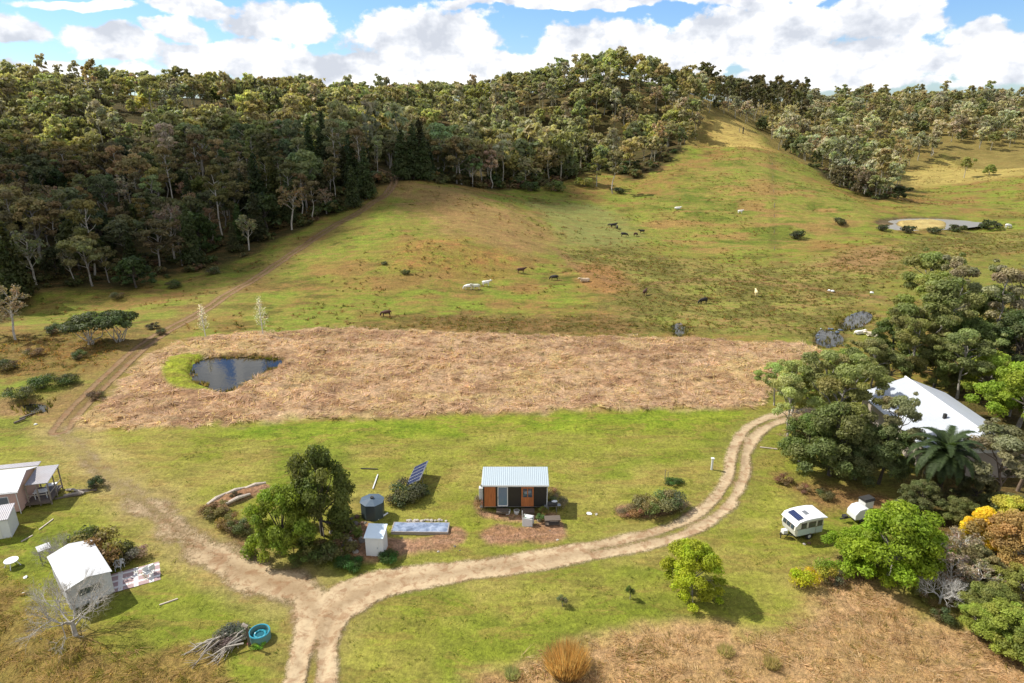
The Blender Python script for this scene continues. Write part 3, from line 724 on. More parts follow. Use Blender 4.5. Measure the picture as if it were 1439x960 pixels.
def arch(kind, seed, n, size):
    """one unit tree (real metres) -> trunk (V,Q), crown (V,Q,shade)"""
    rg = np.random.default_rng(seed); C = []; Rr = []; segs = []
    if kind == 'gum':
        Ht = 15.5; top = np.array([rg.normal() * .8, rg.normal() * .8, Ht * .72])
        s, pts = limb(rg, (0, 0, -.6), top, .30, .13, 6, .05); segs += s
        nb = 11
        for k in range(nb):
            f = .42 + .58 * (k / (nb - 1)); z0 = top[2] * f
            p0 = np.array([np.interp(z0, [p[2] for p in pts], [p[i] for p in pts]) for i in (0, 1, 2)])
            th = k * 2.4 + rg.random() * .8; L = (4.3 - 1.9 * max(0, f - .6) / .4) * (.55 + .75 * rg.random())
            p1 = p0 + np.array([math.cos(th) * L, math.sin(th) * L, L * (.55 + .7 * rg.random())]); p1[2] = min(p1[2], Ht)
            s, _ = limb(rg, p0, p1, .11, .035, 3, .12); segs += s
            C.append(p1); Rr.append(.8 + .9 * rg.random())
            for _ in range(2):
                q = p1 + rg.normal(size=3) * np.array([1.0, 1.0, .55]); C.append(q); Rr.append(.5 + .5 * rg.random())
            if rg.random() < .75:
                q = p0 + (p1 - p0) * .62 + rg.normal(size=3) * np.array([.9, .9, .5]) + [0, 0, .6]
                segs.append((p0 + (p1 - p0) * .4, q, .06, .03)); C.append(q); Rr.append(1.0 + .5 * rg.random())
        C.append(top + [0, 0, 2.4]); Rr.append(1.7); segs.append((top, top + [0, 0, 2.4], .12, .04))
        v, q, s = leaves(rg, C, Rr, n, size, .62, .25, .35, 1.5)
    elif kind == 'tall':                 # slender, thin-crowned gum
        Ht = 18; top = np.array([rg.normal() * .7, rg.normal() * .7, Ht * .85])
        s, pts = limb(rg, (0, 0, -.6), top, .26, .08, 6, .05); segs += s
        for k in range(12):
            f = .48 + .52 * k / 11; z0 = top[2] * f; p0 = np.array([np.interp(z0, [p[2] for p in pts], [p[i] for p in pts]) for i in (0, 1, 2)])
            th = k * 2.4 + rg.random(); L = (2.6 - 1.2 * (f - .48)) * (.6 + .5 * rg.random())
            p1 = p0 + np.array([math.cos(th) * L, math.sin(th) * L, L * (.5 + .8 * rg.random())])
            s, _ = limb(rg, p0, p1, .08, .03, 2, .1); segs += s; C.append(p1); Rr.append(.85 + .6 * rg.random())
        C.append(top + [0, 0, 1]); Rr.append(1.3)
        v, q, s = leaves(rg, C, Rr, int(n * .75), size, .7, .25, .3, 1.5)
    elif kind == 'cone':
        Ht = 16; segs += limb(rg, (0, 0, -.6), (0, 0, Ht * .97), .26, .04, 5, .01)[0]
        for k in range(46):
            f = (k / 46) ** 1.15; z = 1.2 + (Ht - 1.6) * f; rad = 2.9 * (1 - f) ** .8 * (.8 + .35 * rg.random()); th = k * 2.4
            p1 = np.array([math.cos(th) * rad * .68, math.sin(th) * rad * .68, z]); C.append(p1); Rr.append(.55 + .42 * rad)
            if k % 3 == 0: segs.append(((0, 0, z - .3), p1, .05, .02))
        v, q, s = leaves(rg, C, Rr, n, size, .8, .15, .3, 1.4, .12)
    elif kind == 'round':
        Ht = 9; s, pts = limb(rg, (0, 0, -.5), (rg.normal() * .3, rg.normal() * .3, Ht * .5), .28, .16, 3, .05); segs += s
        for k in range(74):
            z = rg.random() ** .8; th = k * 2.4 + rg.random() * .9
            rad = 4.1 * math.sqrt(max(0, 1 - (z * 1.0) ** 2.2)) * (.5 + .55 * rg.random()) * (1 + .16 * math.sin(th * 2 + seed)); p1 = np.array([math.cos(th) * rad, math.sin(th) * rad, 1.5 + z * (Ht - 2.2)])
            C.append(p1); Rr.append(.55 + .55 * rg.random()); 
            if k % 4 == 0: segs.append(((0, 0, Ht * .3 + z * 1.2), p1, .08, .02))
        v, q, s = leaves(rg, C, Rr, n, size, .85, .2, .2, 1.5)
    elif kind == 'scrub':
        for k in range(9):
            th = k * 2.4; rad = 1.5 * math.sqrt(rg.random()); p1 = np.array([math.cos(th) * rad, math.sin(th) * rad, .5 + 1.3 * rg.random()])
            C.append(p1); Rr.append(.6 + .5 * rg.random()); segs.append(((rg.normal() * .15, rg.normal() * .15, -.2), p1, .05, .015))
        v, q, s = leaves(rg, C, Rr, n, size, .8, .25, .3, 1.3, .35)
    elif kind == 'umb':                  # flat-topped tree, several stems
        for k in range(15):
            th = k * 2.4; rad = 3.4 * math.sqrt((k + .5) / 15); p1 = np.array([math.cos(th) * rad, math.sin(th) * rad, 4.2 + .7 * rg.random() - .08 * rad * rad])
            C.append(p1); Rr.append(1.0 + .4 * rg.random())
            b0 = np.array([math.cos(th * 3) * .5, math.sin(th * 3) * .5, -.3])
            if k % 2 == 0: segs += limb(rg, b0, p1 - [0, 0, .5], .12, .04, 4, .12)[0]
        v, q, s = leaves(rg, C, Rr, n, size, .55, .35, .35, 1.3, .2)
    elif kind in ('bare', 'silver', 'thin'):
        Ht = {'bare': 6.2, 'silver': 7.0, 'thin': 12}[kind]; tips = []
        def rec(p, d, L, r, lev):
            e = p + d * L; s_, pt = limb(rg, p, e, r, r * .62, 2, .12); segs.extend(s_)
            tips.append(e)
            if lev <= 0: return
            for _ in range(4 if kind == 'bare' else 3):
                nd = d + rg.normal(size=3) * (.55 if kind != 'silver' else .4) + [0, 0, .22 if kind != 'silver' else .45]; nd /= np.linalg.norm(nd)
                rec(p + d * L * (.55 + .45 * rg.random()), nd, L * (.62 + .2 * rg.random()), r * .5, lev - 1)
        if kind == 'silver':
            segs += limb(rg, (0, 0, -.4), (0, 0, Ht), .10, .02, 4, .03)[0]
            for k in range(22):
                z = 1.2 + (Ht - 1.6) * k / 22; th = k * 2.4; L = 1.7 * (1 - k / 26); 
                rec(np.array([0, 0, z]), np.array([math.cos(th) * .8, math.sin(th) * .8, .75]) / 1.1, L * .6, .03, 2)
        elif kind == 'thin':
            s_, pts = limb(rg, (0, 0, -.5), (rg.normal() * .6, rg.normal() * .6, Ht * .6), .22, .12, 4, .06); segs += s_
            for k in range(9):
                p0 = np.array(pts[2]) + (np.array(pts[-1]) - np.array(pts[2])) * (k / 8); th = k * 2.4
                rec(p0, np.array([math.cos(th) * .7, math.sin(th) * .7, .8]) / 1.07, 1.9, .07, 2)
        else:
            segs += limb(rg, (0, 0, -.4), (0, 0, 1.5), .2, .16, 2, .05)[0]
            for k in range(6):
                th = k * 1.05 + rg.random() * .4
                rec(np.array([0, 0, .8 + .12 * k]), np.array([math.cos(th) * .85, math.sin(th) * .85, .62 + .2 * (k % 2)]) / 1.1, 1.75, .085, 4)
        C = tips; Rr = [.5] * len(tips)
        v, q, s = leaves(rg, C, Rr, n, size, .8, .2, .1, 1.4, .2)
    tv, tq = tubes(segs, 5 if kind not in ('bare', 'silver') else 4)
    return (tv, tq), (v, q, s)

def arch_mesh(name, kind, seeds, n, size):
    out = []
    for sd in seeds:
        (tv, tq), (v, q, s) = arch(kind, sd, n, size)
        out.append((npmesh(name + '_trunk', tv, tq, BARKM, smooth=True), npmesh(name + '_crown', v, q, LEAF, colors=dict(shade=s))))
    return out
LIB = {}
def lib(kind, lod):
    key = (kind, lod)
    if key not in LIB:
        n, size, k = {('gum', 'near'): (14000, .14, 3), ('gum', 'mid'): (3800, .26, 5), ('tall', 'near'): (6500, .16, 2), ('tall', 'mid'): (3000, .24, 4), ('cone', 'mid'): (3600, .25, 3), ('cone', 'near'): (9000, .15, 1),
                      ('round', 'near'): (27000, .10, 4), ('round', 'mid'): (3800, .26, 4), ('scrub', 'near'): (2600, .09, 4), ('scrub', 'mid'): (700, .18, 3), ('umb', 'near'): (7000, .16, 2),
                      ('bare', 'near'): (60, .05, 2), ('silver', 'near'): (420, .05, 2), ('thin', 'near'): (1500, .13, 2), ('thin', 'mid'): (700, .22, 3), ('umb', 'mid'): (2500, .3, 2)}[key]
        LIB[key] = arch_mesh(kind, kind, [hash_seed(kind, lod, i) for i in range(k)], n, size)
    return LIB[key]
def hash_seed(kind, lod, i): return sum(ord(c) * (j + 3) for j, c in enumerate(kind + lod)) * 7 + i * 101
BARKS = {'pale': (.42, .39, .33), 'grey': (.26, .24, .21), 'dark': (.10, .085, .07), 'silver': (.62, .60, .56), 'brown': (.18, .13, .09)}
TR = random.Random(11)
def tree(name, kind, lod, x, y, label, cat='tree', group=None, s=1.0, sz=None, col=(.1, .11, .03), bark='grey', var=None, rz=None, z=None, foliage=True, crown='crown', trunk='trunk', sink=0):
    ms = lib(kind, lod); tm, cmh = ms[TR.randrange(len(ms)) if var is None else var % len(ms)]
    o = empty(name, (x, y, (gz(x, y) if z is None else z) - sink), TR.uniform(0, 6.28) if rz is None else rz, label, cat, group)
    o.scale = (s, s, sz or s)
    link(trunk, tm, o, color=BARKS[bark] if isinstance(bark, str) else bark)
    if foliage: link(crown, cmh, o, color=col)
    return o

# ------------------------------------------------------------------ the forest
rf = np.random.default_rng(8)
cand = []
yv = 122.0
while yv < 640:
    sp_ = 6.6 if yv < 260 else 7.6 if yv < 400 else 9.0
    xs = np.arange(-1.0 * yv - 30, 1.0 * yv + 30, sp_)
    xs = xs + rf.uniform(-.45, .45, len(xs)) * sp_; ys = yv + rf.uniform(-.45, .45, len(xs)) * sp_
    cand.append(np.stack([xs, ys], 1)); yv += sp_
cand = np.vstack(cand)
so_ = sdf(cand[:, 0], cand[:, 1], OPEN); sc_ = sdf(cand[:, 0], cand[:, 1], CLEAR); sh_, _ = seg_dist(cand[:, 0], cand[:, 1], HILLT)
inop = inside(cand[:, 0], cand[:, 1], OPEN)
keep = (~inop) & (so_ < -1.5) & (sc_ < -3) & (sh_ > 4.5) & (np.abs(cand[:, 0]) > -1)
thin = fbm(cand[:, 0] / 30, cand[:, 1] / 30, 200)
keep &= ~((cand[:, 0] > 110) & (cand[:, 1] > 300) & (cand[:, 1] < 480) & (thin < .50))
keep &= ~((thin < .34) & (cand[:, 1] > 250))          # scattered gaps on the right hills
keep &= rf.random(len(cand)) < .93
cand = cand[keep]; thin = thin[keep]; so_ = so_[keep]
zc = height(cand[:, 0], cand[:, 1])
px_, py_, dep_ = project(cand[:, 0], cand[:, 1], zc + 9)
vis = (px_ > -90) & (px_ < 1530)
cand, zc, px_, py_, dep_, so_, thin = [a[vis] for a in (cand, zc, px_, py_, dep_, so_, thin)]
# does terrain and the canopy in front leave the top of this tree in view?
topz = zc + 14
order = np.argsort(cand[:, 1]); seen = np.zeros(len(cand), bool); hor = np.full(1700, 2000.0)
for i in order:
    u, v, d_ = project(cand[i, 0], cand[i, 1], topz[i]); c0 = int(np.clip(u + 100, 0, 1699)); hw = max(1, int(2.5 * F / d_))
    sl_ = slice(max(0, c0 - hw), min(1700, c0 + hw))
    if v < hor[sl_].mean() + 6: seen[i] = True
    hor[sl_] = np.minimum(hor[sl_], v + 4 * F / d_ * .35)
idx_ = np.where(seen)[0]
size_rank = idx_[np.argsort(dep_[idx_])]
N_IND = 300
indiv = size_rank[:N_IND]; rest = size_rank[N_IND:]
print('forest candidates', len(cand), 'seen', len(idx_), 'individual up to depth', dep_[indiv].max())

def spec(i):
    """kind, colour, bark, scale of forest tree i from where it grows"""
    x, y = cand[i]; u = px_[i]; r = rf.random(); v = thin[i]
    j = 1 + (rf.random(3) - .5) * np.array([.22, .14, .2]); j *= 1 + (rf.random() - .5) * .45
    hue = fbm(np.array([x / 18]), np.array([y / 18]), 300, 2)[0]
    olive = np.array([.28, .258, .112]); green = np.array([.22, .23, .10]); yel = np.array([.38, .355, .13]); grey = np.array([.36, .33, .205]); dk = np.array([.055, .070, .022]); brn = np.array([.29, .235, .13])
    kind, col, bark, s = 'gum', olive, 'pale', .9
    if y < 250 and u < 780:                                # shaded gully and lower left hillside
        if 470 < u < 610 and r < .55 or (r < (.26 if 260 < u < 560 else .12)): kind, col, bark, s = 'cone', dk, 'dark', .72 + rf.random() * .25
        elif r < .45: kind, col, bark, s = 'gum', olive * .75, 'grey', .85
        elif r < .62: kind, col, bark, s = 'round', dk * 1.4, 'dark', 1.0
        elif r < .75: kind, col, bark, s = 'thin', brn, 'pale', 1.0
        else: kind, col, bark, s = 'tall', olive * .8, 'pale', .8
    elif u > 980:
        if r < .5: col, s = grey * (1.1 if v > .5 else .9), .8
        elif r < .68: kind, col, s = 'tall', olive, .8
        elif r < .80: kind, col, s, bark = 'round', green * .9, 1.0, 'grey'
        elif r < .88: kind, col, s = 'thin', brn * 1.1, 1.0
        else: col, s = yel * .8, .75
    else:
        if hue > .60 and r < .8: kind, col, s = ('round' if r < .3 else 'gum'), yel, .85
        elif r < .5: col, s = olive * 1.05, .85
        elif r < .72: col, s = green, .85
        elif r < .86: kind, col, s = 'tall', grey, .85
        elif r < .93: kind, col, s, bark = 'round', green * .75, 1.1, 'grey'
        else: kind, col, s = 'thin', brn * 1.15, 1.1
    if 985 < u < 1130 and y > 440: kind, s, col = 'tall', 1.0, olive * .5  # far ridge crowns coloured darker to stand in for cloud shadow
    s *= .62 + .72 * rf.random() ** 1.1
    if y < 330: s *= 1.2 if (u > 470 and u < 820) else .98
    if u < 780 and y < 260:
        j = 1 + (rf.random(3) - .5) * np.array([.5, .2, .4]); col = col * (.62 + .85 * rf.random() ** 1.7)  # crown colours varied, and darkened to deepen the cloud shadow here
    return kind, tuple(np.clip(col * j, .01, .6)), bark, s
KN = {'gum': 'gum_tree', 'tall': 'slender_gum_tree', 'cone': 'hoop_pine', 'round': 'broadleaf_tree', 'thin': 'sparse_tree'}
KL = {'gum': 'olive gum tree with clumped crown', 'tall': 'slender gum tree with thin crown', 'cone': 'dark green conical pine tree',
      'round': 'dense rounded green rainforest tree', 'thin': 'sparse brownish tree with bare limbs'}
def place(i):
    x, y = cand[i]; u = px_[i]
    if u < 260: return 'in the far left hillside forest'
    if u < 540: return 'in the shaded forest by the uphill track'
    if u < 800: return 'in the tree line behind the middle paddock'
    if u < 1010: return 'in the gully left of the spur'
    return 'in the gully right of the spur'
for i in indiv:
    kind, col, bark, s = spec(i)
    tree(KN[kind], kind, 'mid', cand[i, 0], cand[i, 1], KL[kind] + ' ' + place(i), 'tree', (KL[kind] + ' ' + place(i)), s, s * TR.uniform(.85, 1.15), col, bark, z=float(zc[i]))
# everything farther away: one mass of canopy
ARC = {k: [arch(k, 900 + 7 * j, n, sz_) for j in range(7)] for k, n, sz_ in (('gum', 620, .62), ('tall', 460, .58), ('cone', 500, .6), ('round', 520, .62), ('thin', 320, .42))}
VV, QQ, CC, TV, TQ, TC = [], [], [], [], [], []; nv = ntv = 0
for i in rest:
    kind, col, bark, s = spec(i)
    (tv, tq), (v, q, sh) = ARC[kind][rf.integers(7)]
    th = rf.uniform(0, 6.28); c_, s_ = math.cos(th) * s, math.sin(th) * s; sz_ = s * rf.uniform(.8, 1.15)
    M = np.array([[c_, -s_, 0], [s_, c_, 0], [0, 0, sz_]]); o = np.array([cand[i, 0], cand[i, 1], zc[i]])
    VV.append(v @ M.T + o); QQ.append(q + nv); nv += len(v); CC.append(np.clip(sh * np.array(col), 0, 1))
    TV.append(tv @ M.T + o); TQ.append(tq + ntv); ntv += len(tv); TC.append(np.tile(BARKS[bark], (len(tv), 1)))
VV = np.vstack(VV + TV); QQ = np.vstack(QQ + [q + nv for q in TQ]); CC = np.vstack(CC + TC)
fo_ = link('forest', npmesh('forest', VV, QQ, LEAF, colors=dict(shade=CC)), color=(1, 1, 1))
tag(fo_, 'distant eucalyptus forest covering the hills and ridges behind the paddocks', 'forest', kind='stuff')
del VV, QQ, CC, TV, TQ, TC
# undergrowth along the forest's lower edge and on its floor: uncountable, one object
VV, QQ, CC = [], [], []; nv = 0
un = arch('scrub', 5, 260, .26)[1], arch('scrub', 6, 260, .26)[1]
gx = rf.uniform(-230, 250, 5200); gy = rf.uniform(124, 330, 5200)
s1 = sdf(gx, gy, OPEN); hd, _ = seg_dist(gx, gy, HILLT)
ok = (s1 < -.5) & (s1 > -24) & (hd > 3) & (np.abs(gx) < gy * .85 + 10)
for x, y in zip(gx[ok][:1500], gy[ok][:1500]):
    v, q, sh = un[rf.integers(2)]; s = rf.uniform(.4, 1.05) * (2.0 if (-60 < x < 55 and y > 200) else 1.1); th = rf.uniform(0, 6.28)
    M = np.array([[math.cos(th) * s, -math.sin(th) * s, 0], [math.sin(th) * s, math.cos(th) * s, 0], [0, 0, s * .8]])
    col = np.array([(.09, .10, .03), (.13, .12, .04), (.15, .11, .05), (.07, .085, .025)][rf.integers(4)])
    VV.append(v @ M.T + [x, y, gz(x, y) - .2]); QQ.append(q + nv); nv += len(v); CC.append(sh * col)
un_ = link('undergrowth', npmesh('undergrowth', np.vstack(VV), np.vstack(QQ), LEAF, colors=dict(shade=np.clip(np.vstack(CC), 0, 1))), color=(1, 1, 1))
tag(un_, 'low scrubby undergrowth along the foot of the forest', 'undergrowth', kind='stuff')

# ------------------------------------------------------------------ dry grass tufts
def tufts(name, poly, dens, hgt, cols, label, seed, blades=9, wid=.045, lean=.5, mask=None, dens_soft=.4):
    rg = np.random.default_rng(seed); poly = np.asarray(poly)[:, :2]; lo, hi = poly.min(0), poly.max(0)
    n = int((hi - lo).prod() * dens); x = rg.uniform(lo[0], hi[0], n); y = rg.uniform(lo[1], hi[1], n)
    d = sdf(x, y, poly) + (fbm(x / 2, y / 2, 31) - .5) * 2
    u, v, _ = project(x, y, 0 * x)
    k = (d > rg.random(n) * min(5, dens_soft)) & (u > -60) & (u < 1500) & (v < 1010) & (sdf(x, y, POND) < -.3) & (sdf(x, y, ALGAE) < -.2) & (fbm(x / 2.2, y / 1.6, 77, 2) > .3)
    k &= (seg_dist(x, y, HILLT)[0] > 1.5) & (seg_dist(x, y, DRIVE)[0] > 2.3) & (sdf(x, y, POOLS[3]) < 0)
    if mask is not None: k &= mask(x, y)
    x, y = x[k], y[k]; n = len(x)
    ii = np.clip(np.searchsorted(rr, np.hypot(x, y)) - 1, 0, len(rr) - 2)
    z = height(x, y) + .05 + (((fbm(x / 1.7, y / 1.3, 120, 3) - .35) * .9 + .05) if name == 'dry_grass' and hgt > .5 else 0)
    hh = hgt * (.5 + rg.random(n)) * (.6 + .8 * fbm(x / 3, y / 3, 9, 2))
    flow = fbm(x / 4, y / 3, 55, 2) * 9
    V = np.zeros((n, blades, 3, 3)); th = rg.uniform(0, 6.28, (n, blades)); ra = rg.random((n, blades)) * .28
    ld = lean * (.35 + rg.random((n, blades)))
    bx = x[:, None] + np.cos(th) * ra; by = y[:, None] + np.sin(th) * ra
    wx = -np.sin(th) * wid * 1.0; wy = np.cos(th) * wid
    V[:, :, 0] = np.stack([bx - wx, by - wy, np.broadcast_to(z[:, None], bx.shape)], -1)
    V[:, :, 1] = np.stack([bx + wx, by + wy, np.broadcast_to(z[:, None], bx.shape)], -1)
    L = hh[:, None] * (.7 + .6 * rg.random((n, blades)))
    V[:, :, 2] = np.stack([bx + (np.cos(th) * .7 + np.cos(flow)[:, None] * .7) * ld * L, by + (np.sin(th) * .7 + np.sin(flow)[:, None] * .7) * ld * L, z[:, None] + L * np.maximum(.22, 1 - ld * .55)], -1)
    cols = np.array(cols); c = cols[rg.integers(len(cols), size=n)] * (.62 + .76 * fbm(x / 5, y / 4, 12, 3))[:, None]
    c = np.repeat(c, blades * 3, 0) * (1 + (np.repeat(rg.random(n * blades), 3)[:, None] - .5) * .5)
    o = link(name, npmesh(name, V.reshape(-1, 3), np.arange(n * blades * 3).reshape(-1, 3), GRASS, colors=dict(shade=c)), color=(1, 1, 1))
    return tag(o, label, 'grass', kind='stuff')
tufts('pasture_tussocks', OPEN, .22, .5, [alb(150, 112, 66, .7), alb(116, 108, 48, .7), alb(170, 130, 80, .7), alb(96, 94, 40, .7)], 'scattered brown tussocks dotted over the grazed slopes', 8, 7, .09, 1.3,
      mask=lambda x, y: (y > 112) & (fbm(x / 16, y / 9, 601) > .50) & (sdf(x, y, Z['tan']) < -1) & (sdf(x, y, DAM) < -1), dens_soft=3)
tufts('lawn_tufts', gpoly([(-40, 612), (1080, 585), (1200, 700), (1150, 860), (700, 900), (500, 990), (330, 990), (-40, 800)]), 1.3, .14, [alb(176, 166, 84, .8), alb(136, 140, 52, .75), alb(110, 124, 40, .7)], 'short uneven grass tufts over the mown lawn', 9, 6, .035, 1.2,
      mask=lambda x, y: (fbm(x / 3, y / 2, 611) > .45) & (seg_dist(x, y, LEFT)[0] > 2.2), dens_soft=1)
def reeds(name, poly, r0, r1, dens, hgt, cols, label, seed):
    rg = np.random.default_rng(seed); poly = np.asarray(poly)[:, :2]; lo, hi = poly.min(0) - r1, poly.max(0) + r1
    n = int((hi - lo).prod() * dens); x = rg.uniform(lo[0], hi[0], n); y = rg.uniform(lo[1], hi[1], n); d = sdf(x, y, poly) + (fbm(x, y, 3) - .5) * 1.4
    k = (d > -r1) & (d < r0) & (fbm(x / 1.5, y / 1.5, seed) > .42); x, y = x[k], y[k]; n = len(x); B_ = 8
    z = np.maximum(height(x, y), base_h(x, y) - .35); th = rg.uniform(0, 6.28, (n, B_)); ra = rg.random((n, B_)) * .22; bx = x[:, None] + np.cos(th) * ra; by = y[:, None] + np.sin(th) * ra; L = hgt * (.5 + rg.random((n, B_)))
    V = np.zeros((n, B_, 3, 3)); zz = np.broadcast_to(z[:, None], bx.shape)
    V[:, :, 0] = np.stack([bx - .04, by, zz], -1); V[:, :, 1] = np.stack([bx + .04, by + .02, zz], -1); V[:, :, 2] = np.stack([bx + np.cos(th) * L * .35, by + np.sin(th) * L * .35, zz + L], -1)
    c = np.repeat(np.array(cols)[rg.integers(len(cols), size=n)], B_ * 3, 0) * (.7 + .6 * np.repeat(rg.random(n * B_), 3)[:, None])
    return tag(link(name, npmesh(name, V.reshape(-1, 3), np.arange(n * B_ * 3).reshape(-1, 3), GRASS, colors=dict(shade=c)), color=(1, 1, 1)), label, 'reeds', kind='stuff')
RC = [alb(150, 134, 70, .7), alb(104, 104, 44, .7), alb(80, 70, 40, .7), alb(186, 150, 108, .7)]
reeds('reeds', POND, .5, .9, 5, .45, RC, 'ragged dark reeds and grass round the edge of the pond', 71)
for i, nm in enumerate(['lower creek pool', 'upper creek pool', 'small paddock puddle', 'small puddle at left']): reeds('reeds', POOLS[i], 2.0, 1.5, 1.6, .5, RC[:3], 'ragged reeds growing through the ' + nm, 72 + i)
TANC = [alb(230, 200, 174, .82), alb(224, 190, 164, .82), alb(212, 176, 148, .8), alb(226, 204, 156, .8), alb(202, 166, 130, .78)]
tufts('dry_grass', Z['tan'], 2.4, .52, TANC, 'tall pinkish dry grass standing in the long field by the pond', 1, 9, .06, 1.6)
tufts('dry_grass', Z['tanR'], 9, .34, [alb(216, 180, 138, .8), alb(204, 166, 124, .8), alb(186, 154, 104, .8), alb(160, 142, 80, .75), alb(222, 194, 152, .8)], 'pale dry grass clumps in the lower right foreground corner', 2, 8, .03, 1.3, dens_soft=1.5)
tufts('rough_grass', Z['roughL'], 9, .38, [alb(184, 152, 94, .78), alb(156, 138, 70, .75), alb(140, 134, 56, .72), alb(196, 164, 112, .8)], 'rough brown and green grass in the lower left foreground corner', 3, 8, .03, 1.3, dens_soft=2)
tufts('rough_grass', Z['foot'], 2.0, .45, [alb(134, 124, 58, .7), alb(112, 106, 46, .7), alb(168, 132, 84, .7)], 'dark tussocky grass edging the far side of the dry field', 4, 7, .06, 1.3, dens_soft=5)
tufts('marsh_grass', Z['wet'], .9, .42, [alb(130, 120, 60, .7), alb(114, 106, 50, .7), alb(164, 134, 86, .7), alb(134, 138, 58, .7)], 'dark tussocks of marsh grass in the low paddock by the creek', 5, 7, .08, 1.4, dens_soft=5)
tufts('rough_grass', Z['redL'], 1.6, .5, [alb(176, 130, 74, .75), alb(138, 126, 58, .7), alb(118, 112, 48, .7)], 'reddish rough grass below the forest left of the track', 6, 7, .06, 1.3, dens_soft=4)
# ------------------------------------------------------------------ materials for built things
WHITE = paint('white_paint', (.62, .63, .62), .5, dirt=.18)
WHITE2 = paint('canvas_white', (.50, .51, .52), .8, dirt=.25, scale=.8, bump=.02)
ROOFW = paint('pale_metal_roof', (.34, .40, .43), .35, dirt=.2, scale=.7, ribs=('x', .19, .012))
ROOFB = paint('white_barn_roof', (.44, .47, .51), .45, dirt=.5, scale=.25, ribs=('y', .25, .02))
ROOFG = paint('grey_corrugated', (.34, .34, .36), .45, .3, dirt=.8, scale=.5, ribs=('x', .16, .015), dirtcol=(.3, .16, .1))
PINK = paint('pink_cladding', (.50, .32, .27), .7, dirt=.7, scale=.8, ribs=('x', .15, .012), dirtcol=(.45, .36, .3))
BLACKC = paint('black_cladding', (.012, .012, .013), .45, dirt=.15, ribs=('x', .12, .008))
ORANGE = timber('cedar', (.36, .115, .03))
DKWOOD = timber('dark_timber', (.10, .075, .055), 'x'); GREYWOOD = timber('grey_timber', (.30, .26, .22), 'x'); PALEWOOD = timber('pale_timber', (.50, .42, .34), 'x'); POSTW = timber('post_timber', (.24, .2, .16))
GLASS = glass_dark('window_glass'); SKYG = glass_dark('painted_sky_glass', (.10, .17, .24))  # second glass: reflected sky blue is put into the door pane's colour
TANKM = paint('dark_green_tank', (.035, .055, .062), .45, dirt=.3, scale=.6)
BLACK = paint('black_rubber', (.02, .02, .02), .8, dirt=.1); STEEL = paint('grey_steel', (.35, .36, .37), .4, .7, dirt=.3); RUST = paint('rusty_steel', (.12, .06, .035), .8, dirt=.6)
CREAM = paint('cream_paint', (.66, .66, .58), .45, dirt=.2); MINT = paint('pale_blue_green_paint', (.46, .56, .55), .45, dirt=.25)
GREENP = paint('green_plastic', (.03, .16, .06), .4); TEAL = paint('turquoise_plastic', (.02, .24, .32), .4, dirt=.15); STONE = paint('pale_stone', (.42, .38, .33), .9, dirt=.5, scale=5, bump=.03)
TERRA = paint('yellow_pot', (.55, .38, .12), .7); DARKST = paint('dark_stone', (.13, .115, .10), .95, dirt=.5, scale=5, bump=.04)
def shingle_mat(name, base, period, frame, th):
    m, t, b = newmat(name); tc = t.new('ShaderNodeTexCoord').outputs['Object']; sp = t.new('ShaderNodeSeparateXYZ'); t.link(tc, sp.inputs[0])
    g = t.math('GREATER_THAN', t.math('FRACT', t.math('DIVIDE', sp.outputs[0], period)), th); g2 = t.math('GREATER_THAN', t.math('FRACT', t.math('DIVIDE', sp.outputs[1], period * .52)), .92)
    c = t.mix(t.math('MAXIMUM', g, g2), base, frame); t.link(c, b.inputs['Base Color']); b.inputs['Roughness'].default_value = .15; b.inputs['Specular IOR Level'].default_value = .8
    return m
PV = shingle_mat('solar_cells', (.012, .018, .06), .16, (.10, .12, .2), .93)
def mat_check(name, a, b2, sx, sy):
    m, t, b = newmat(name); tc = t.new('ShaderNodeTexCoord').outputs['Object']; sp = t.new('ShaderNodeSeparateXYZ'); t.link(tc, sp.inputs[0])
    gx_ = t.math('GREATER_THAN', t.math('FRACT', t.math('DIVIDE', sp.outputs[0], sx)), .30); gy_ = t.math('GREATER_THAN', t.math('FRACT', t.math('DIVIDE', sp.outputs[1], sy)), .30)
    n = t.noise(tc, 6, 4, .6); c = t.mix(t.math('MULTIPLY', gx_, gy_), a, b2); c = t.mix(vary(t, n, 0, .35), c, (.35, .3, .27)); t.link(c, b.inputs['Base Color']); b.inputs['Roughness'].default_value = .9
    return m
MAT_ = mat_check('checked_mat', (.62, .60, .58), (.30, .20, .20), 1.15, .85)
def tarp_mat():
    m, t, b = newmat('blue_grey_tarp'); tc = t.new('ShaderNodeTexCoord').outputs['Object']; n = t.noise(tc, 1.6, 5, .65, .6)
    t.link(t.ramp(n, [(.3, (.07, .09, .13)), (.5, (.17, .21, .29)), (.7, (.30, .34, .42))]), b.inputs['Base Color']); b.inputs['Roughness'].default_value = .35
    bp = t.new('ShaderNodeBump'); bp.inputs['Distance'].default_value = .08; t.link(n, bp.inputs['Height']); t.link(bp.outputs[0], b.inputs['Normal']); return m
TARP = tarp_mat()

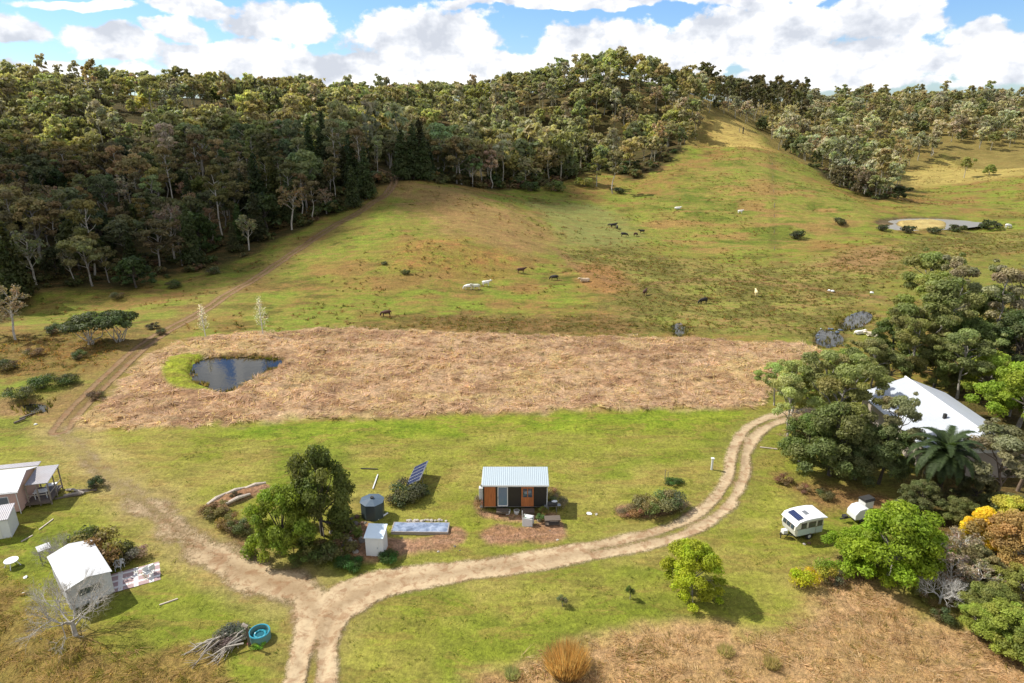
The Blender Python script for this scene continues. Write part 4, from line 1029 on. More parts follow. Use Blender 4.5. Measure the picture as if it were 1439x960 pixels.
# ------------------------------------------------------------------ tiny house
hx, hy, hz = at(679, 720)
th = empty('tiny_house', (hx, hy + .1, hz + .05), R(0), 'black tiny house with orange timber panels and pale blue metal roof beside the drive', 'house')
W, D = 6.3, 2.5
c = MB(); c.box(-0.0, W, 0, D, .55, 2.95); c.build('wall', BLACKC, th)
c = MB(); c.box(.1, W - .1, .1, D - .1, .42, .548); c.build('chassis', STEEL, th)
c = MB(); c.prism([(-.22, 2.98), (D + .22, 3.30), (D + .22, 3.38), (-.22, 3.06)], -.08, W + .08, 'x'); r_ = c.build('roof', ROOFW, th)
c = MB(); c.box(-.085, W + .085, -.26, -.225, 2.90, 3.06); c.box(-.125, -.085, -.24, D + .2, 2.95, 3.1); c.build('gutter', WHITE, r_)
c = MB(); c.box(.14, 1.22, -.05, -.003, .58, 2.9); c.build('timber_panel', ORANGE, th)
d_ = MB().box(1.42, 2.42, -.06, -.003, .6, 2.8).build('door', WHITE, th)
MB().box(1.50, 2.34, -.08, -.062, .75, 2.7).build('pane', SKYG, d_)
MB().box(1.47, 1.5, -.12, -.062, 1.5, 1.75).build('handle', STEEL, d_)
d_ = MB().box(3.72, 4.92, -.09, -.003, .6, 2.85).build('timber_door', ORANGE, th)
c = MB(); c.box(3.88, 4.28, -.11, -.092, 1.65, 2.6); c.box(4.38, 4.78, -.11, -.092, 1.65, 2.6); c.build('pane', GLASS, d_)
c = MB(); c.box(3.6, 5.1, -.13, -.005, 2.86, 2.92); c.build('door_track', STEEL, d_)
c = MB(); c.box(1.3, 2.5, -.75, -.05, .2, .38); c.box(3.7, 5.0, -.75, -.05, .2, .38); c.build('step', DKWOOD, th)
for wx in (1.6, 4.4):
    for wy in (.25, D - .25):
        c = MB(); c.tube([(wx, wy - .12, .33), (wx, wy + .12, .33)], .33, 14); c.build('wheel', BLACK, th, smooth=False)
MB().tube([(W - .08, -.27, 2.95), (W - .08, -.06, 2.7), (W - .08, -.06, .3)], .04, 6).build('downpipe', WHITE, th)
t_ = empty('gas_heater', (hx - .22, hy + 1.0, hz + .02), 0, 'white box unit fixed against the left end of the black tiny house', 'heater')
MB().box(-.2, .2, -.25, .25, .9, 2.2).build('case', WHITE, t_, bevel=.03); MB().box(-.15, .15, -.2, .2, 0, .897).build('stand', WHITE, t_); MB().tube([(0, 0, 2.2), (0, 0, 2.5)], .05, 8).build('flue', STEEL, t_)
def pot(px, py, label, m=WHITE, r=.26, h=.4, fol=None, group=None):
    x, y, z = at(px, py); o = empty('plant_pot', (x, y, z), 0, label, 'pot', group)
    MB().tube([(0, 0, 0), (0, 0, h * .5), (0, 0, h)], [r * .7, r * .95, r], 12).build('pot', m, o, smooth=False)
    if fol:
        tm, cmh = lib('scrub', 'near')[TR.randrange(4)]; k = link('foliage', cmh, o, (0, 0, h * .6), fol); k.scale = (.28,) * 3
    else: MB().tube([(0, 0, h + .002), (0, 0, h + .02)], r * .85, 12).build('soil', DARKST, o)
    return o
pot(713, 722, 'round white pot before the black wall, left of its twin', r=.3)
pot(726, 722, 'round white pot before the black wall, right of its twin', r=.28)
pot(764, 724, 'small yellow pot at the right front corner of the tiny house', TERRA, .2, .35, (.2, .2, .06))
pot(758, 733, 'pale stone pot beside the dark garden table', STONE, .25, .35, (.12, .16, .05))
x, y, z = at(742, 738); o = empty('hose_reel', (x, y, z), R(-15), 'white hose reel with green hose in front of the timber door', 'hose reel')
MB().box(-.5, .5, -.35, -.28, 0, .95).box(-.5, .5, .28, .35, 0, .95).build('side_frame', WHITE, o, bevel=.03); MB().tube([(0, -.27, .55), (0, .27, .55)], .36, 18).build('hose', GREENP, o)
MB().tube([(-.48, -.34, .9), (-.48, -.34, 1.7)], .035, 6).build('pole', WHITE, o); MB().ball((.1, 0, .97), (.42, .26, .1)).build('cover', WHITE, o)
x, y, z = at(776, 738); o = empty('garden_table', (x, y, z), R(4), 'dark timber garden table beside the right end of the tiny house', 'table')
MB().box(-.75, .75, -.4, .4, .72, .8).build('table_top', DKWOOD, o)
for sx in (-.65, .65):
    for sy in (-.3, .3): MB().box(sx - .05, sx + .05, sy - .05, sy + .05, 0, .717).build('leg', DKWOOD, o)
MB().box(-.7, .7, -.33, .33, .2, .25).build('shelf', DKWOOD, o)
x, y, z = at(776, 719); o = empty('barbecue', (x, y, z), R(6), 'black lidded barbecue on legs at the right corner of the tiny house', 'barbecue')
MB().tube([(-.45, 0, .85), (.45, 0, .85)], .27, 14).build('lid', BLACK, o, smooth=False); MB().box(-.8, .8, -.25, .25, .72, .78).build('side_shelf', STEEL, o)
for sx in (-.4, .4):
    for sy in (-.2, .2): MB().tube([(sx, sy, 0), (sx, sy, .72)], .03, 6).build('leg', STEEL, o)
MB().ball((.2, 0, 1.16), (.3, .2, .05)).build('cloth', WHITE, o)
for i, (px, py, lb) in enumerate([(786, 712, 'small white flowering shrub behind the barbecue by the tiny house'), (777, 700, 'low cream shrub at the back right corner of the tiny house'), (678, 712, 'little dry shrub hugging the left front corner of the tiny house')]):
    x, y, z = at(px, py); tree('shrub', 'scrub', 'near', x, y, lb, 'shrub', None, .45, .5, [(.26, .25, .14), (.30, .24, .12), (.28, .18, .10)][i], 'brown', foliage=True)

# ------------------------------------------------------------------ solar panels
x, y, z = at(574, 690)
o = empty('solar_array', (x + .2, y + 3.6, z), R(-96), 'rack of five dark blue solar panels tilted steeply to the left', 'solar panel')
Mx = Matrix.Translation((0, 0, .75)) @ Matrix.Rotation(R(30), 4, 'X')
fr = MB().box(-.02, 3.92, -.04, 1.74, -.09, -.045, Mx).build('frame', STEEL, o)
for k in range(5):
    pnl = MB().box(k * .78, k * .78 + .75, 0, 1.7, -.04, 0, Mx).build('panel', STEEL, o)
    MB().box(k * .78 + .05, k * .78 + .68, .04, 1.66, .001, .006, Mx).build('cells', PV, pnl)
for sx in (.3, 1.95, 3.6):
    MB().tube([(sx, 1.3, -.1), (sx, 1.3, 1.42)], .04, 6).build('post', STEEL, o)
    MB().tube([(sx, .1, -.1), (sx, .1, .73)], .04, 6).build('post', STEEL, o)
for (px, py, s, lb) in [(575, 700, .9, 'grey green bush directly below the solar panel rack'), (562, 706, .7, 'low bush between the dark tank and the solar panel rack'), (590, 696, .55, 'small dark bush at the foot of the solar panel rack')]:
    x, y, z = at(px, py); tree('shrub', 'scrub', 'near', x, y, lb, 'shrub', None, s, s * .8, (.085, .10, .045), 'brown')

# ------------------------------------------------------------------ tank, sheds, tarp, heaps
x, y, z = at(524, 726); o = empty('water_tank', (x, y + .2, z), R(22.5), 'dark blue green octagonal water tank left of the solar panels', 'tank', s=.88)
n8 = [(1.28 * math.cos(k * math.pi / 4), 1.28 * math.sin(k * math.pi / 4)) for k in range(8)]
MB().prism(n8, 0, 1.95, 'z').build('tank_wall', TANKM, o, bevel=.04)
c = MB(); n = len(c.v); top = [(1.36 * a / 1.28, 1.36 * b_ / 1.28, 1.953) for a, b_ in n8]; c.add(top + [(0, 0, 2.25)], [(k, (k + 1) % 8, 8) for k in range(8)] + [tuple(range(8))[::-1]]); c.build('lid', paint('tank_lid', (.06, .09, .12), .4, dirt=.2), o)
MB().tube([(0, 0, 2.2), (0, 0, 2.36)], .2, 10).build('hatch', BLACK, o)
for (p0, p1, r, nm, lb, mt) in [((524, 688), (531, 668), .07, 'pipe', 'white pipe lying on the lawn behind the dark water tank', WHITE), ((507, 659), (531, 660), .06, 'pole', 'dark pole lying level on the lawn beyond the water tank', BLACK),
                                ((531, 731), (545, 722), .08, 'plank', 'white plank leaning at the foot of the dark water tank', WHITE), ((1160, 655), (1175, 660), .08, 'pole', 'pale fallen pole beside the big trees on the right', PALEWOOD),
                                ((1068, 629), (1092, 632), .07, 'pole', 'pale pole lying on grass right of the drive near the trees', PALEWOOD), ((196, 1, 0), None, 0, '', '', None)][:5]:
    a, b_ = at(*p0), at(*p1); c = MB(); c.tube([(a[0], a[1], a[2] + r), (b_[0], b_[1], b_[2] + r * 1.1)], r, 6); tag(c.build(nm, mt), lb, nm)
x, y, z = at(528, 783); o = empty('garden_shed', (x, y + .75, z), R(-4), 'small white garden shed with a pale roof beside the blue tarp', 'shed')
MB().box(-.78, .78, -.75, .75, 0, 1.95).build('wall', WHITE, o); r_ = MB().prism([(-.85, 1.97), (.87, 2.30), (.87, 2.36), (-.85, 2.03)], -.86, .86, 'x').build('roof', paint('shed_roof', (.62, .72, .78), .4, dirt=.15, ribs=('x', .1, .006)), o)
d_ = MB().box(-.35, .38, -.785, -.753, .08, 1.8).build('door', WHITE, o, bevel=.01); MB().box(.25, .3, -.82, -.787, .9, 1.05).build('handle', STEEL, d_)
def rag(name, x, y, z, w_, d_, hgt, mat, rz, seed, label, cat, res=22, edge=.12):
    rg = np.random.default_rng(seed); U, V_ = np.meshgrid(np.linspace(-1, 1, res), np.linspace(-1, 1, res)); ex = 1 + (fbm(V_ * 3 + 9, U * 3, seed, 2) - .5) * edge * 2
    xx = U * w_ / 2 * ex; yy = V_ * d_ / 2 * (1 + (fbm(U * 3, V_ * 2, seed + 3, 2) - .5) * edge * 2)
    zz = fbm(xx * 1.4, yy * 1.4, seed + 7, 3) * hgt * np.clip((1.05 - np.maximum(abs(U), abs(V_))) * 4, .15, 1)
    q = np.arange(res * res).reshape(res, res); Q_ = np.stack([q[:-1, :-1], q[:-1, 1:], q[1:, 1:], q[1:, :-1]], -1).reshape(-1, 4)
    o = link(name, npmesh(name, np.stack([xx, yy, zz], -1).reshape(-1, 3), Q_, mat, smooth=True), None, (x, y, z + .03)); o.rotation_euler[2] = rz
    return tag(o, label, cat)
x, y, z = at(592, 745)
o = empty('raised_bed', (x, y, z), R(-1), 'long low bed under a shiny blue grey tarp', 'garden bed')
MB().box(-2.7, 2.6, -.78, -.70, 0, .34).box(-2.7, 2.6, .70, .78, 0, .34).box(-2.7, -2.62, -.697, .697, 0, .34).box(2.52, 2.6, -.697, .697, 0, .34).build('edging', GREYWOOD, o)
rt = rag('tarp', 0, 0, 0, 5.3, 1.55, .16, TARP, 0, 21, None, None, 26, .03); rt.parent = o; rt.location = (-.05, 0, .30)
for k in ('label', 'category'):
    if k in rt: del rt[k]
def rock(px, py, r, label, mat=STONE, group=None, name='rock', flat=.6, seed=None, cat='rock', z=None, x=None, y=None):
    rg = np.random.default_rng(int(px * 7 + py * 13)); c = MB(); c.ball((0, 0, 0), (r, r * .8, r * flat), 10, 7)
    c.v = [tuple(np.array(v) * (1 + (rg.random() - .5) * .35)) for v in c.v]
    X_, Y_, Z_ = at(px, py); o = c.build(name, mat, loc=(X_, Y_, Z_ + r * flat * .5)); o.rotation_euler = (0, 0, rg.uniform(0, 6))
    return tag(o, label, cat, group)
for px in range(572, 630, 5): rock(px + TR.uniform(-1.5, 1.5), 732.5 + TR.uniform(-1, 1), TR.uniform(.14, .26), 'pale stone in the row along the back of the blue tarp bed', group='stones edging the back of the tarp bed')
for k in range(46):
    px, py = TR.gauss(497, 14), TR.gauss(746, 12)
    if abs(px - 528) < 14 or px > 520 or py > 778: continue
    rock(px, py, TR.uniform(.12, .34), 'stone in the rubble heap between the water tank and the white shed', [STONE, DARKST, DARKST, RUST][k % 4], 'rubble heap left of the white shed')
for px, py, r in [(493, 762, .3), (500, 777, .32), (507, 758, .25), (488, 772, .22)]: rock(px, py, r, 'larger pale rock lying left of the white garden shed', group='pale rocks left of the shed')
for k in range(26):
    px, py = TR.uniform(680, 790), TR.uniform(742, 762); rock(px, py, TR.uniform(.06, .15), 'small stone on the bare garden bed before the tiny house', [STONE, DARKST][k % 2], 'small stones on the bed in front of the tiny house')
for k in range(24):
    px, py = TR.uniform(560, 648), TR.uniform(756, 776); rock(px, py, TR.uniform(.06, .14), 'small stone on the bare bed below the blue tarp', [STONE, DARKST][k % 2], 'small stones below the blue tarp')
# timber-edged mound left of the big tree
for i, (p0, p1) in enumerate([((292, 713), (318, 697)), ((318, 698), (345, 689)), ((345, 690), (374, 682)), ((318, 712), (352, 698))]):
    a, b_ = at(*p0), at(*p1); c = MB(); c.tube([(a[0], a[1], a[2] + .3), ((a[0] + b_[0]) / 2, (a[1] + b_[1]) / 2, a[2] + .42), (b_[0], b_[1], b_[2] + .3)], [.16, .2, .13], 7)
    tag(c.build('log', PALEWOOD), ['pale log at the lower left end of the long mound', 'pale log in the middle of the long mound', 'pale log pointing toward the big dark tree', 'pale log on the near side of the long mound'][i], 'log')
for (px, py, s, col, lb) in [(302, 723, .7, (.16, .13, .05), 'brown bush at the left end of the log mound'), (322, 740, .6, (.20, .15, .05), 'yellowish bush between the log mound and the drive'), (340, 745, .65, (.12, .11, .04), 'olive bush below the log mound, near the big tree'), (333, 700, .35, (.05, .045, .02), 'tiny dark bush growing on the log mound')]:
    x, y, z = at(px, py); tree('shrub', 'scrub', 'near', x, y, lb, 'shrub', None, s, s * .75, col, 'brown')

# ------------------------------------------------------------------ big dark tree and its glossy neighbour
x, y, z = at(450, 760); tree('broadleaf_tree', 'round', 'near', x, y + 1.0, 'large dense dark green tree standing left of the water tank', 'tree', None, .84, 1.22, (.115, .135, .03), 'dark', 0, sink=2.0)
x, y, z = at(400, 774); tree('broadleaf_tree', 'round', 'near', x, y - .2, 'glossy smaller green tree in front left of the large dark tree', 'tree', None, .68, .92, (.20, .25, .03), 'dark', 1, sink=1.5)
for (px, py, s, col, lb) in [(452, 785, .8, (.13, .13, .04), 'rank green undergrowth bush right below the large dark tree'), (425, 788, .6, (.10, .13, .03), 'low bush below the glossy green tree'), (478, 778, .8, (.14, .12, .05), 'straggly olive bush between the large tree and the rubble'),
                            (500, 795, .55, (.05, .10, .02), 'dark green bush at the left foot of the white shed'), (545, 788, .5, (.05, .11, .02), 'dark green bush at the right foot of the white shed'), (484, 795, .5, (.06, .10, .02), 'small green bush nearest the drive by the white shed')]:
    x, y, z = at(px, py); tree('shrub', 'scrub', 'near', x, y, lb, 'shrub', None, s, s * .7, col, 'brown')

# ------------------------------------------------------------------ right hand garden things in the lawn
for (px, py, s, sz, col, lb) in [(893, 722, .55, .8, (.30, .19, .09), 'russet bush at the left end of the lawn shrub bed'), (906, 722, .75, 1.1, (.22, .21, .08), 'olive bush in the middle of the lawn shrub bed'), (930, 718, .85, .9, (.20, .21, .08), 'wide green bush right of centre in the lawn shrub bed'), (944, 714, .8, .8, (.15, .14, .07), 'grey bush at the right end of the lawn shrub bed'),
                                (948, 680, .5, .5, (.05, .10, .02), 'small dark green shrub alone on the lawn left of the white post'), (878, 722, .45, .4, (.26, .17, .09), 'tiny dry bush at the far left of the lawn shrub bed')]:
    x, y, z = at(px, py); tree('shrub', 'scrub', 'near', x, y, lb, 'shrub', None, s, s * sz, col, 'brown')
def post(px, py, h, r, mat, label, name='post', cat='post', group=None, cap=None):
    x, y, z = at(px, py); c = MB(); c.tube([(0, 0, -.3), (0, 0, h)], r, 8); 
    if cap: c.box(-cap, cap, -cap, cap, h, h + .12)
    return tag(c.build(name, mat, loc=(x, y, z)), label, cat, group)
post(1000, 660, 1.3, .12, WHITE, 'short white post alone on the lawn beside the drive bend', cap=.16)
post(934, 676, 1.3, .035, POSTW, 'thin dark stake on the lawn, left of its pair', 'stake', 'stake'); post(938, 676, 1.1, .03, POSTW, 'thin dark stake on the lawn, right of its pair', 'stake', 'stake')
rock(828, 722, .3, 'flat white stone on the lawn left of the shrub bed', WHITE, flat=.25); rock(838, 723, .2, 'small white stone on the lawn left of the shrub bed', STONE, flat=.25)

# ------------------------------------------------------------------ near lime trees, saplings and the red grass clump
x, y, z = at(972, 838); tree('lime_green_tree', 'round', 'near', x, y + .3, 'small bright lime green tree just below the drive', 'tree', None, .60, .60, (.34, .39, .025), 'grey', 2, sink=.5)
x, y, z = at(1272, 838)
tree('lime_green_tree', 'round', 'near', x + .1, y + 2.6, 'big bright lime green tree right of the caravan', 'tree', None, 1.0, .90, (.22, .30, .02), 'grey', 3, sink=1.2)
x, y, z = at(1208, 800); tree('lime_green_tree', 'round', 'near', x, y + .5, 'lower bright green tree nearest the caravan, left of the big lime one', 'tree', None, .58, .48, (.22, .31, .02), 'grey', 1, sink=.6)
for (px, py, s, col, lb, kd, szz) in [(1126, 822, .62, (.48, .44, .02), 'rounded bright yellow shrub left of the big lime tree', 'scrub', 1.1), (1160, 812, .6, (.30, .32, .04), 'yellow green shrub between the yellow shrub and the lime tree', 'scrub', 1.2),
                                 (1175, 822, .5, (.2, .15, .08), 'brown twiggy shrub at the left foot of the lime tree', 'scrub', .9)]:
    x, y, z = at(px, py); tree('shrub', kd, 'near', x, y, lb, 'shrub', None, s, s * szz, col, 'brown')
rock(1124, 823, .34, 'dark round stump beneath the yellow shrub', RUST, flat=.5, name='stump', cat='stump')
for (px, py, h, lb) in [(790, 852, 1.0, 'thin young sapling on the grass above the red grass clump'), (885, 842, 1.2, 'young leafy sapling on the grass left of the small lime tree')]:
    x, y, z = at(px, py); o = empty('sapling', (x, y, z), 0, lb, 'sapling')
    MB().tube([(0, 0, -.1), (.05, .02, h * .6), (0, 0, h)], [.035, .025, .012], 5).build('stem', POSTW, o); MB().tube([(.05, .02, h * .4), (-.3, .1, h * .75)], [.02, .01], 5).tube([(.03, 0, h * .5), (.28, -.1, h * .9)], [.02, .01], 5).build('branch', POSTW, o)
    k = link('foliage', lib('scrub', 'near')[0][1], o, (0, 0, h * .35), (.08, .12, .03) if px > 800 else (.14, .16, .08)); k.scale = (.2, .2, .35) if px > 800 else (.24, .24, .25)
def clump(px, py, h, r, nb, cols, name, label, cat, wid=.022, lean=.5):
    rg = np.random.default_rng(int(px)); x, y, z = at(px, py); th = rg.uniform(0, 6.28, nb); ra = r * np.sqrt(rg.random(nb)) * .6
    bx, by = np.cos(th) * ra, np.sin(th) * ra; L = h * (.35 + .75 * rg.random(nb)) * (1 - .3 * (ra / r)); ld = lean * (ra / r * .9 + .5 * rg.random(nb))
    V_ = np.zeros((nb, 3, 3)); V_[:, 0] = np.stack([bx - wid, by, 0 * bx - .05], 1); V_[:, 1] = np.stack([bx + wid, by + wid, 0 * bx - .05], 1); V_[:, 2] = np.stack([bx + np.cos(th) * ld * L, by + np.sin(th) * ld * L, L * np.maximum(.3, 1 - ld * .5)], 1)
    cols = np.array(cols); c = np.repeat(cols[rg.integers(len(cols), size=nb)], 3, 0) * (.8 + .4 * rg.random((nb * 3, 1)))
    o = link(name, npmesh(name, V_.reshape(-1, 3), np.arange(nb * 3).reshape(-1, 3), GRASS, colors=dict(shade=np.clip(c, 0, 1))), None, (x, y, z), (1, 1, 1)); return tag(o, label, cat)
clump(797, 942, 2.3, 1.9, 3400, [(.62, .34, .13), (.66, .42, .20), (.42, .22, .09), (.22, .15, .07)], 'red_grass_clump', 'large orange red clump of tall grass at the bottom edge of the lawn', 'grass clump', lean=.55)
clump(1020, 918, .8, .9, 420, [(.36, .32, .14), (.26, .24, .10), (.5, .4, .24)], 'grass_clump', 'low dark grass clump in the dry grass right of the red one', 'grass clump')
clump(1085, 935, .8, .9, 420, [(.40, .32, .16), (.28, .24, .11), (.5, .38, .22)], 'grass_clump', 'brown grass clump near the bottom edge in the pale dry grass', 'grass clump')
clump(720, 950, .8, .8, 420, [(.34, .34, .18), (.24, .25, .11)], 'grass_clump', 'grey green grass clump at the bottom left of the red one', 'grass clump')

# ------------------------------------------------------------------ white canvas annex, mat, chairs
x, y, z = at(163, 838)
o = empty('caravan_annexe', (x, y, z), R(134), 'long white canvas covered caravan with a grey window in its gable end', 'caravan')
Lx, Wy = 5.6, 3.1                                # local x runs up-left away from the gable end, local y to the left
prof = [(0, .45), (Wy, .45), (Wy, 2.35), (Wy * .5, 2.80), (0, 2.45)]
body = MB().prism(prof, 0, Lx, 'x').build('canvas', WHITE2, o, bevel=.05)
c = MB(); c.prism([(-.12, 2.47), (-.12, 2.42), (Wy * .5, 2.815), (Wy + .12, 2.36), (Wy + .12, 2.42), (Wy * .5, 2.87)], -.15, Lx + .12, 'x'); c.build('roof', WHITE2, o, bevel=.02)
f_ = MB().box(-.05, -.003, .85, 2.35, 1.35, 1.95).build('window', STEEL, o); MB().box(-.07, -.052, .92, 2.28, 1.41, 1.89).build('pane', GLASS, f_)
for wx in (1.6, 2.4):
    for wy in (.2, Wy - .2): MB().tube([(wx, wy - .1, .32), (wx, wy + .1, .32)], .32, 12).build('wheel', BLACK, o)
for k in range(5): MB().box(.4 + k * 1.05, .44 + k * 1.05, Wy + .003, Wy + .02, .5, 2.3).build('seam', GREYWOOD, o)
for k in range(4):
    q = .6 + k * 1.25; MB().tube([(q, Wy, 2.2), (q, Wy + 1.3, .0)], .015, 4).build('guy_rope', POSTW, o)
MB().box(.05, Lx - .05, .1, Wy - .1, .36, .447).build('chassis', STEEL, o); MB().tube([(-.1, Wy / 2 - .3, .4), (-1.1, Wy / 2, .42), (-.1, Wy / 2 + .3, .4)], .05, 6).build('drawbar', STEEL, o)
MB().box(-.55, -.12, Wy / 2 - .3, Wy / 2 + .3, .453, .85).build('tool_box', WHITE, o)
x, y, z = at(67, 790); o = empty('annexe_awning', (x, y, z), R(134), 'small white awning flap at the back left corner of the canvas caravan', 'awning')
MB().box(-.3, .7, -.5, .5, 1.4, 1.45).build('canopy', WHITE2, o)
for sx, sy in ((.6, .4), (.6, -.4), (-.2, .4), (-.2, -.4)): MB().tube([(sx, sy, 0), (sx, sy, 1.4)], .03, 6).build('pole', STEEL, o)
x, y, z = at(188, 812); o = rag('ground_mat', x, y, z, 4.0, 2.7, .05, MAT_, R(28), 5, 'checked brown and white mat on the grass beside the canvas caravan', 'mat', 30, .03)
def chair(px, py, rz, label, s=1.0):
    x, y, z = at(px, py); o = empty('garden_chair', (x, y, z + .04), rz, label, 'chair', s=s)
    MB().box(-.25, .25, -.25, .25, .40, .45).build('seat', WHITE, o, bevel=.015); MB().box(-.25, .25, .22, .27, .453, .92).build('backrest', WHITE, o, bevel=.015)
    for sx in (-.21, .21):
        for sy in (-.21, .21): MB().tube([(sx, sy, 0), (sx, sy, .4)], .025, 6).build('leg', WHITE, o)
    for sx in (-.27, .27): MB().box(sx - .03, sx + .03, -.22, .25, .62, .66).build('armrest', WHITE, o)
chair(209, 811, R(60), 'white garden chair on the right edge of the checked mat'); chair(213, 806, R(-120), 'white garden chair at the far right corner of the checked mat'); chair(167, 801, R(20), 'white garden chair between the canvas caravan and the mat'); chair(172, 796, R(200), 'white garden chair at the back left corner of the mat')
x, y, z = at(18, 796); o = empty('garden_table', (x, y, z), R(20), 'small white table on the grass at the far left edge', 'table')
MB().tube([(0, 0, .6), (0, 0, .65)], .55, 14).build('table_top', WHITE, o)
for k in range(4): MB().tube([(math.cos(k * 1.57) * .6, math.sin(k * 1.57) * .6, 0), (math.cos(k * 1.57) * .3, math.sin(k * 1.57) * .3, .6)], .035, 6).build('leg', WHITE, o)
rock(36, 812, .2, 'pale stone on the grass right of the small white table', WHITE, flat=.5); rock(33, 834, .13, 'small pale stone near the bare tree at left', WHITE, flat=.5)
for (p0, p1, lb) in [((30, 762), (46, 753), 'pale plank lying on the grass below the farmhouse verandah'), ((224, 851), (250, 842), 'grey plank on the grass between the canvas caravan and the drive'), ((55, 745), (75, 730), 'thin plank on the grass in front of the verandah')]:
    a, b_ = at(*p0), at(*p1); tag(MB().tube([(a[0], a[1], a[2] + .05), (b_[0], b_[1], b_[2] + .05)], .06, 4).build('plank', PALEWOOD), lb, 'plank')
for (px, py, s, sz, col, lb) in [(146, 793, 1.2, 1.1, (.20, .16, .06), 'brown green bush right behind the white canvas caravan'), (130, 778, 1.0, 1.1, (.16, .14, .05), 'olive bush behind the far corner of the canvas caravan'), (163, 788, .8, .9, (.09, .09, .03), 'dark bush between the brown bush and the mat'),
                                (191, 783, .55, .8, (.26, .2, .15), 'small greyish pink shrub just beyond the checked mat')]:
    x, y, z = at(px, py); tree('shrub', 'scrub', 'near', x, y, lb, 'shrub', None, s, s * sz, col, 'brown')
x, y, z = at(106, 893); tree('bare_tree', 'bare', 'near', x, y, 'wide leafless grey tree in front of the white canvas caravan', 'tree', None, .98, .92, (.3, .28, .24), (.42, .39, .34), 0, crown='dead_leaves')
x, y, z = at(88, 800); tree('bare_tree', 'bare', 'near', x, y, 'smaller leafless tree behind the white canvas caravan', 'tree', None, .55, .65, (.3, .28, .24), (.40, .37, .33), 1, crown='dead_leaves')

# ------------------------------------------------------------------ farmhouse at the left edge
x, y, z = at(32, 722)
o = empty('farmhouse', (x, y, z), R(13), 'farmhouse with pink corrugated wall and grey verandah roof at the left edge', 'house', s=.85)
MB().box(-9, 0, 0, 5.0, .35, 3.1).build('wall', PINK, o)
c = MB(); c.prism([(-.35, 3.06), (2.5, 4.15), (2.5, 4.23), (-.35, 3.14)], -9.2, .3, 'x'); c.prism([(2.503, 4.23), (2.503, 4.15), (5.3, 3.10), (5.3, 3.18)], -9.2, .3, 'x'); c.build('roof', paint('pale_tin', (.62, .61, .62), .4, dirt=.3, scale=.6, ribs=('x', .18, .01)), o)
c = MB(); c.add([(-.002, .02, 3.1), (-.002, 4.98, 3.1), (-.002, 2.5, 4.12), (-.1, .02, 3.1), (-.1, 4.98, 3.1), (-.1, 2.5, 4.12)], [(0, 1, 2), (3, 5, 4), (0, 2, 5, 3), (1, 4, 5, 2), (0, 3, 4, 1)]); c.build('gable', PINK, o)
vr = MB().prism([(1.2, 2.9), (4.9, 3.25), (4.9, 3.33), (1.2, 2.98)], .32, 2.7, 'x').prism([(5.35, 3.2), (6.2, 3.3), (6.2, 3.38), (5.35, 3.28)], -9.2, .317, 'x').build('verandah_roof', ROOFG, o)
MB().box(-.0 + .01, 2.6, .9, 4.8, .45, .6).build('verandah_floor', DKWOOD, o)
for (a, b_) in ((.25, 1.35), (1.4, 1.35), (2.55, 1.35), (2.55, 3.0), (2.55, 4.7), (.3, 4.7)):
    MB().box(a - .06, a + .06, b_ - .06, b_ + .06, 0, 2.89 + (b_ - 1.2) * .094).build('verandah_post', POSTW, o)
MB().box(.25, 2.6, 1.3, 1.36, 1.4, 1.5).box(2.52, 2.58, 1.4, 4.7, 1.4, 1.5).build('railing', GREYWOOD, o)
MB().tube([(-9.2, -.42, 3.04), (.3, -.42, 3.02)], .07, 6).build('gutter', WHITE, o); MB().tube([(-.1, -.4, 3.0), (-.1, -.08, 2.7), (-.1, -.08, .1)], .045, 6).build('downpipe', WHITE, o)
for k in range(3): f_ = MB().box(-2.2 - 2.4 * k, -1.0 - 2.4 * k, -.05, -.003, 1.3, 2.4).build('window', WHITE, o); MB().box(-2.13 - 2.4 * k, -1.07 - 2.4 * k, -.07, -.052, 1.37, 2.33).build('pane', GLASS, f_)
def onver(dx, dy, dz=.6):
    c_, s_ = math.cos(R(13)), math.sin(R(13)); dx, dy, dz = dx * .85, dy * .85, dz * .85; return (x + dx * c_ - dy * s_, y + dx * s_ + dy * c_, z + dz)
def small_table(loc, label, mat, s=1.0):
    o = empty('verandah_table', loc, R(20), label, 'table', s=s); MB().box(-.6, .6, -.4, .4, .70, .75).build('table_top', mat, o)
    for sx in (-.5, .5):
        for sy in (-.3, .3): MB().box(sx - .03, sx + .03, sy - .03, sy + .03, 0, .697).build('leg', mat, o)
small_table(onver(1.3, 2.3), 'white table under the grey verandah roof', WHITE); small_table(onver(1.8, 3.9), 'second white table deeper under the verandah roof', WHITE, .8)
for k, (dx, dy) in enumerate([(3.9, 2.6), (4.6, 2.9), (5.3, 3.2), (4.2, 3.4)]):
    a = onver(dx, dy, .15); c = MB(); q = k * 1.1; c.tube([(a[0] - 1.1, a[1] - .5 * math.cos(q), a[2]), (a[0], a[1], a[2] + .12 * k), (a[0] + 1.2, a[1] + .6 * math.sin(q + .4), a[2] + .1)], .12, 5)
    tag(c.build('timber_beam', [DKWOOD, GREYWOOD][k % 2]), 'weathered beam in the timber stack right of the farmhouse verandah', 'beam', 'timber stack beside the verandah')
a = onver(6.3, 3.9, 0); tree('shrub', 'scrub', 'near', a[0], a[1], 'dark low shrub at the end of the verandah timber stack', 'shrub', None, .5, .5, (.06, .07, .03), 'brown')
x, y, z = at(17, 755); o = empty('white_shed', (x, y, z), R(20), 'low white shed below the pink farmhouse wall at the left edge', 'shed')
MB().box(-4, 0, 0, 2.2, 0, 1.9).build('wall', WHITE, o); MB().prism([(-.12, 1.92), (2.3, 2.2), (2.3, 2.27), (-.12, 1.99)], -4.1, .12, 'x').build('roof', ROOFG, o); MB().box(-1.5, -.7, -.04, -.003, .05, 1.7).build('door', CREAM, o)

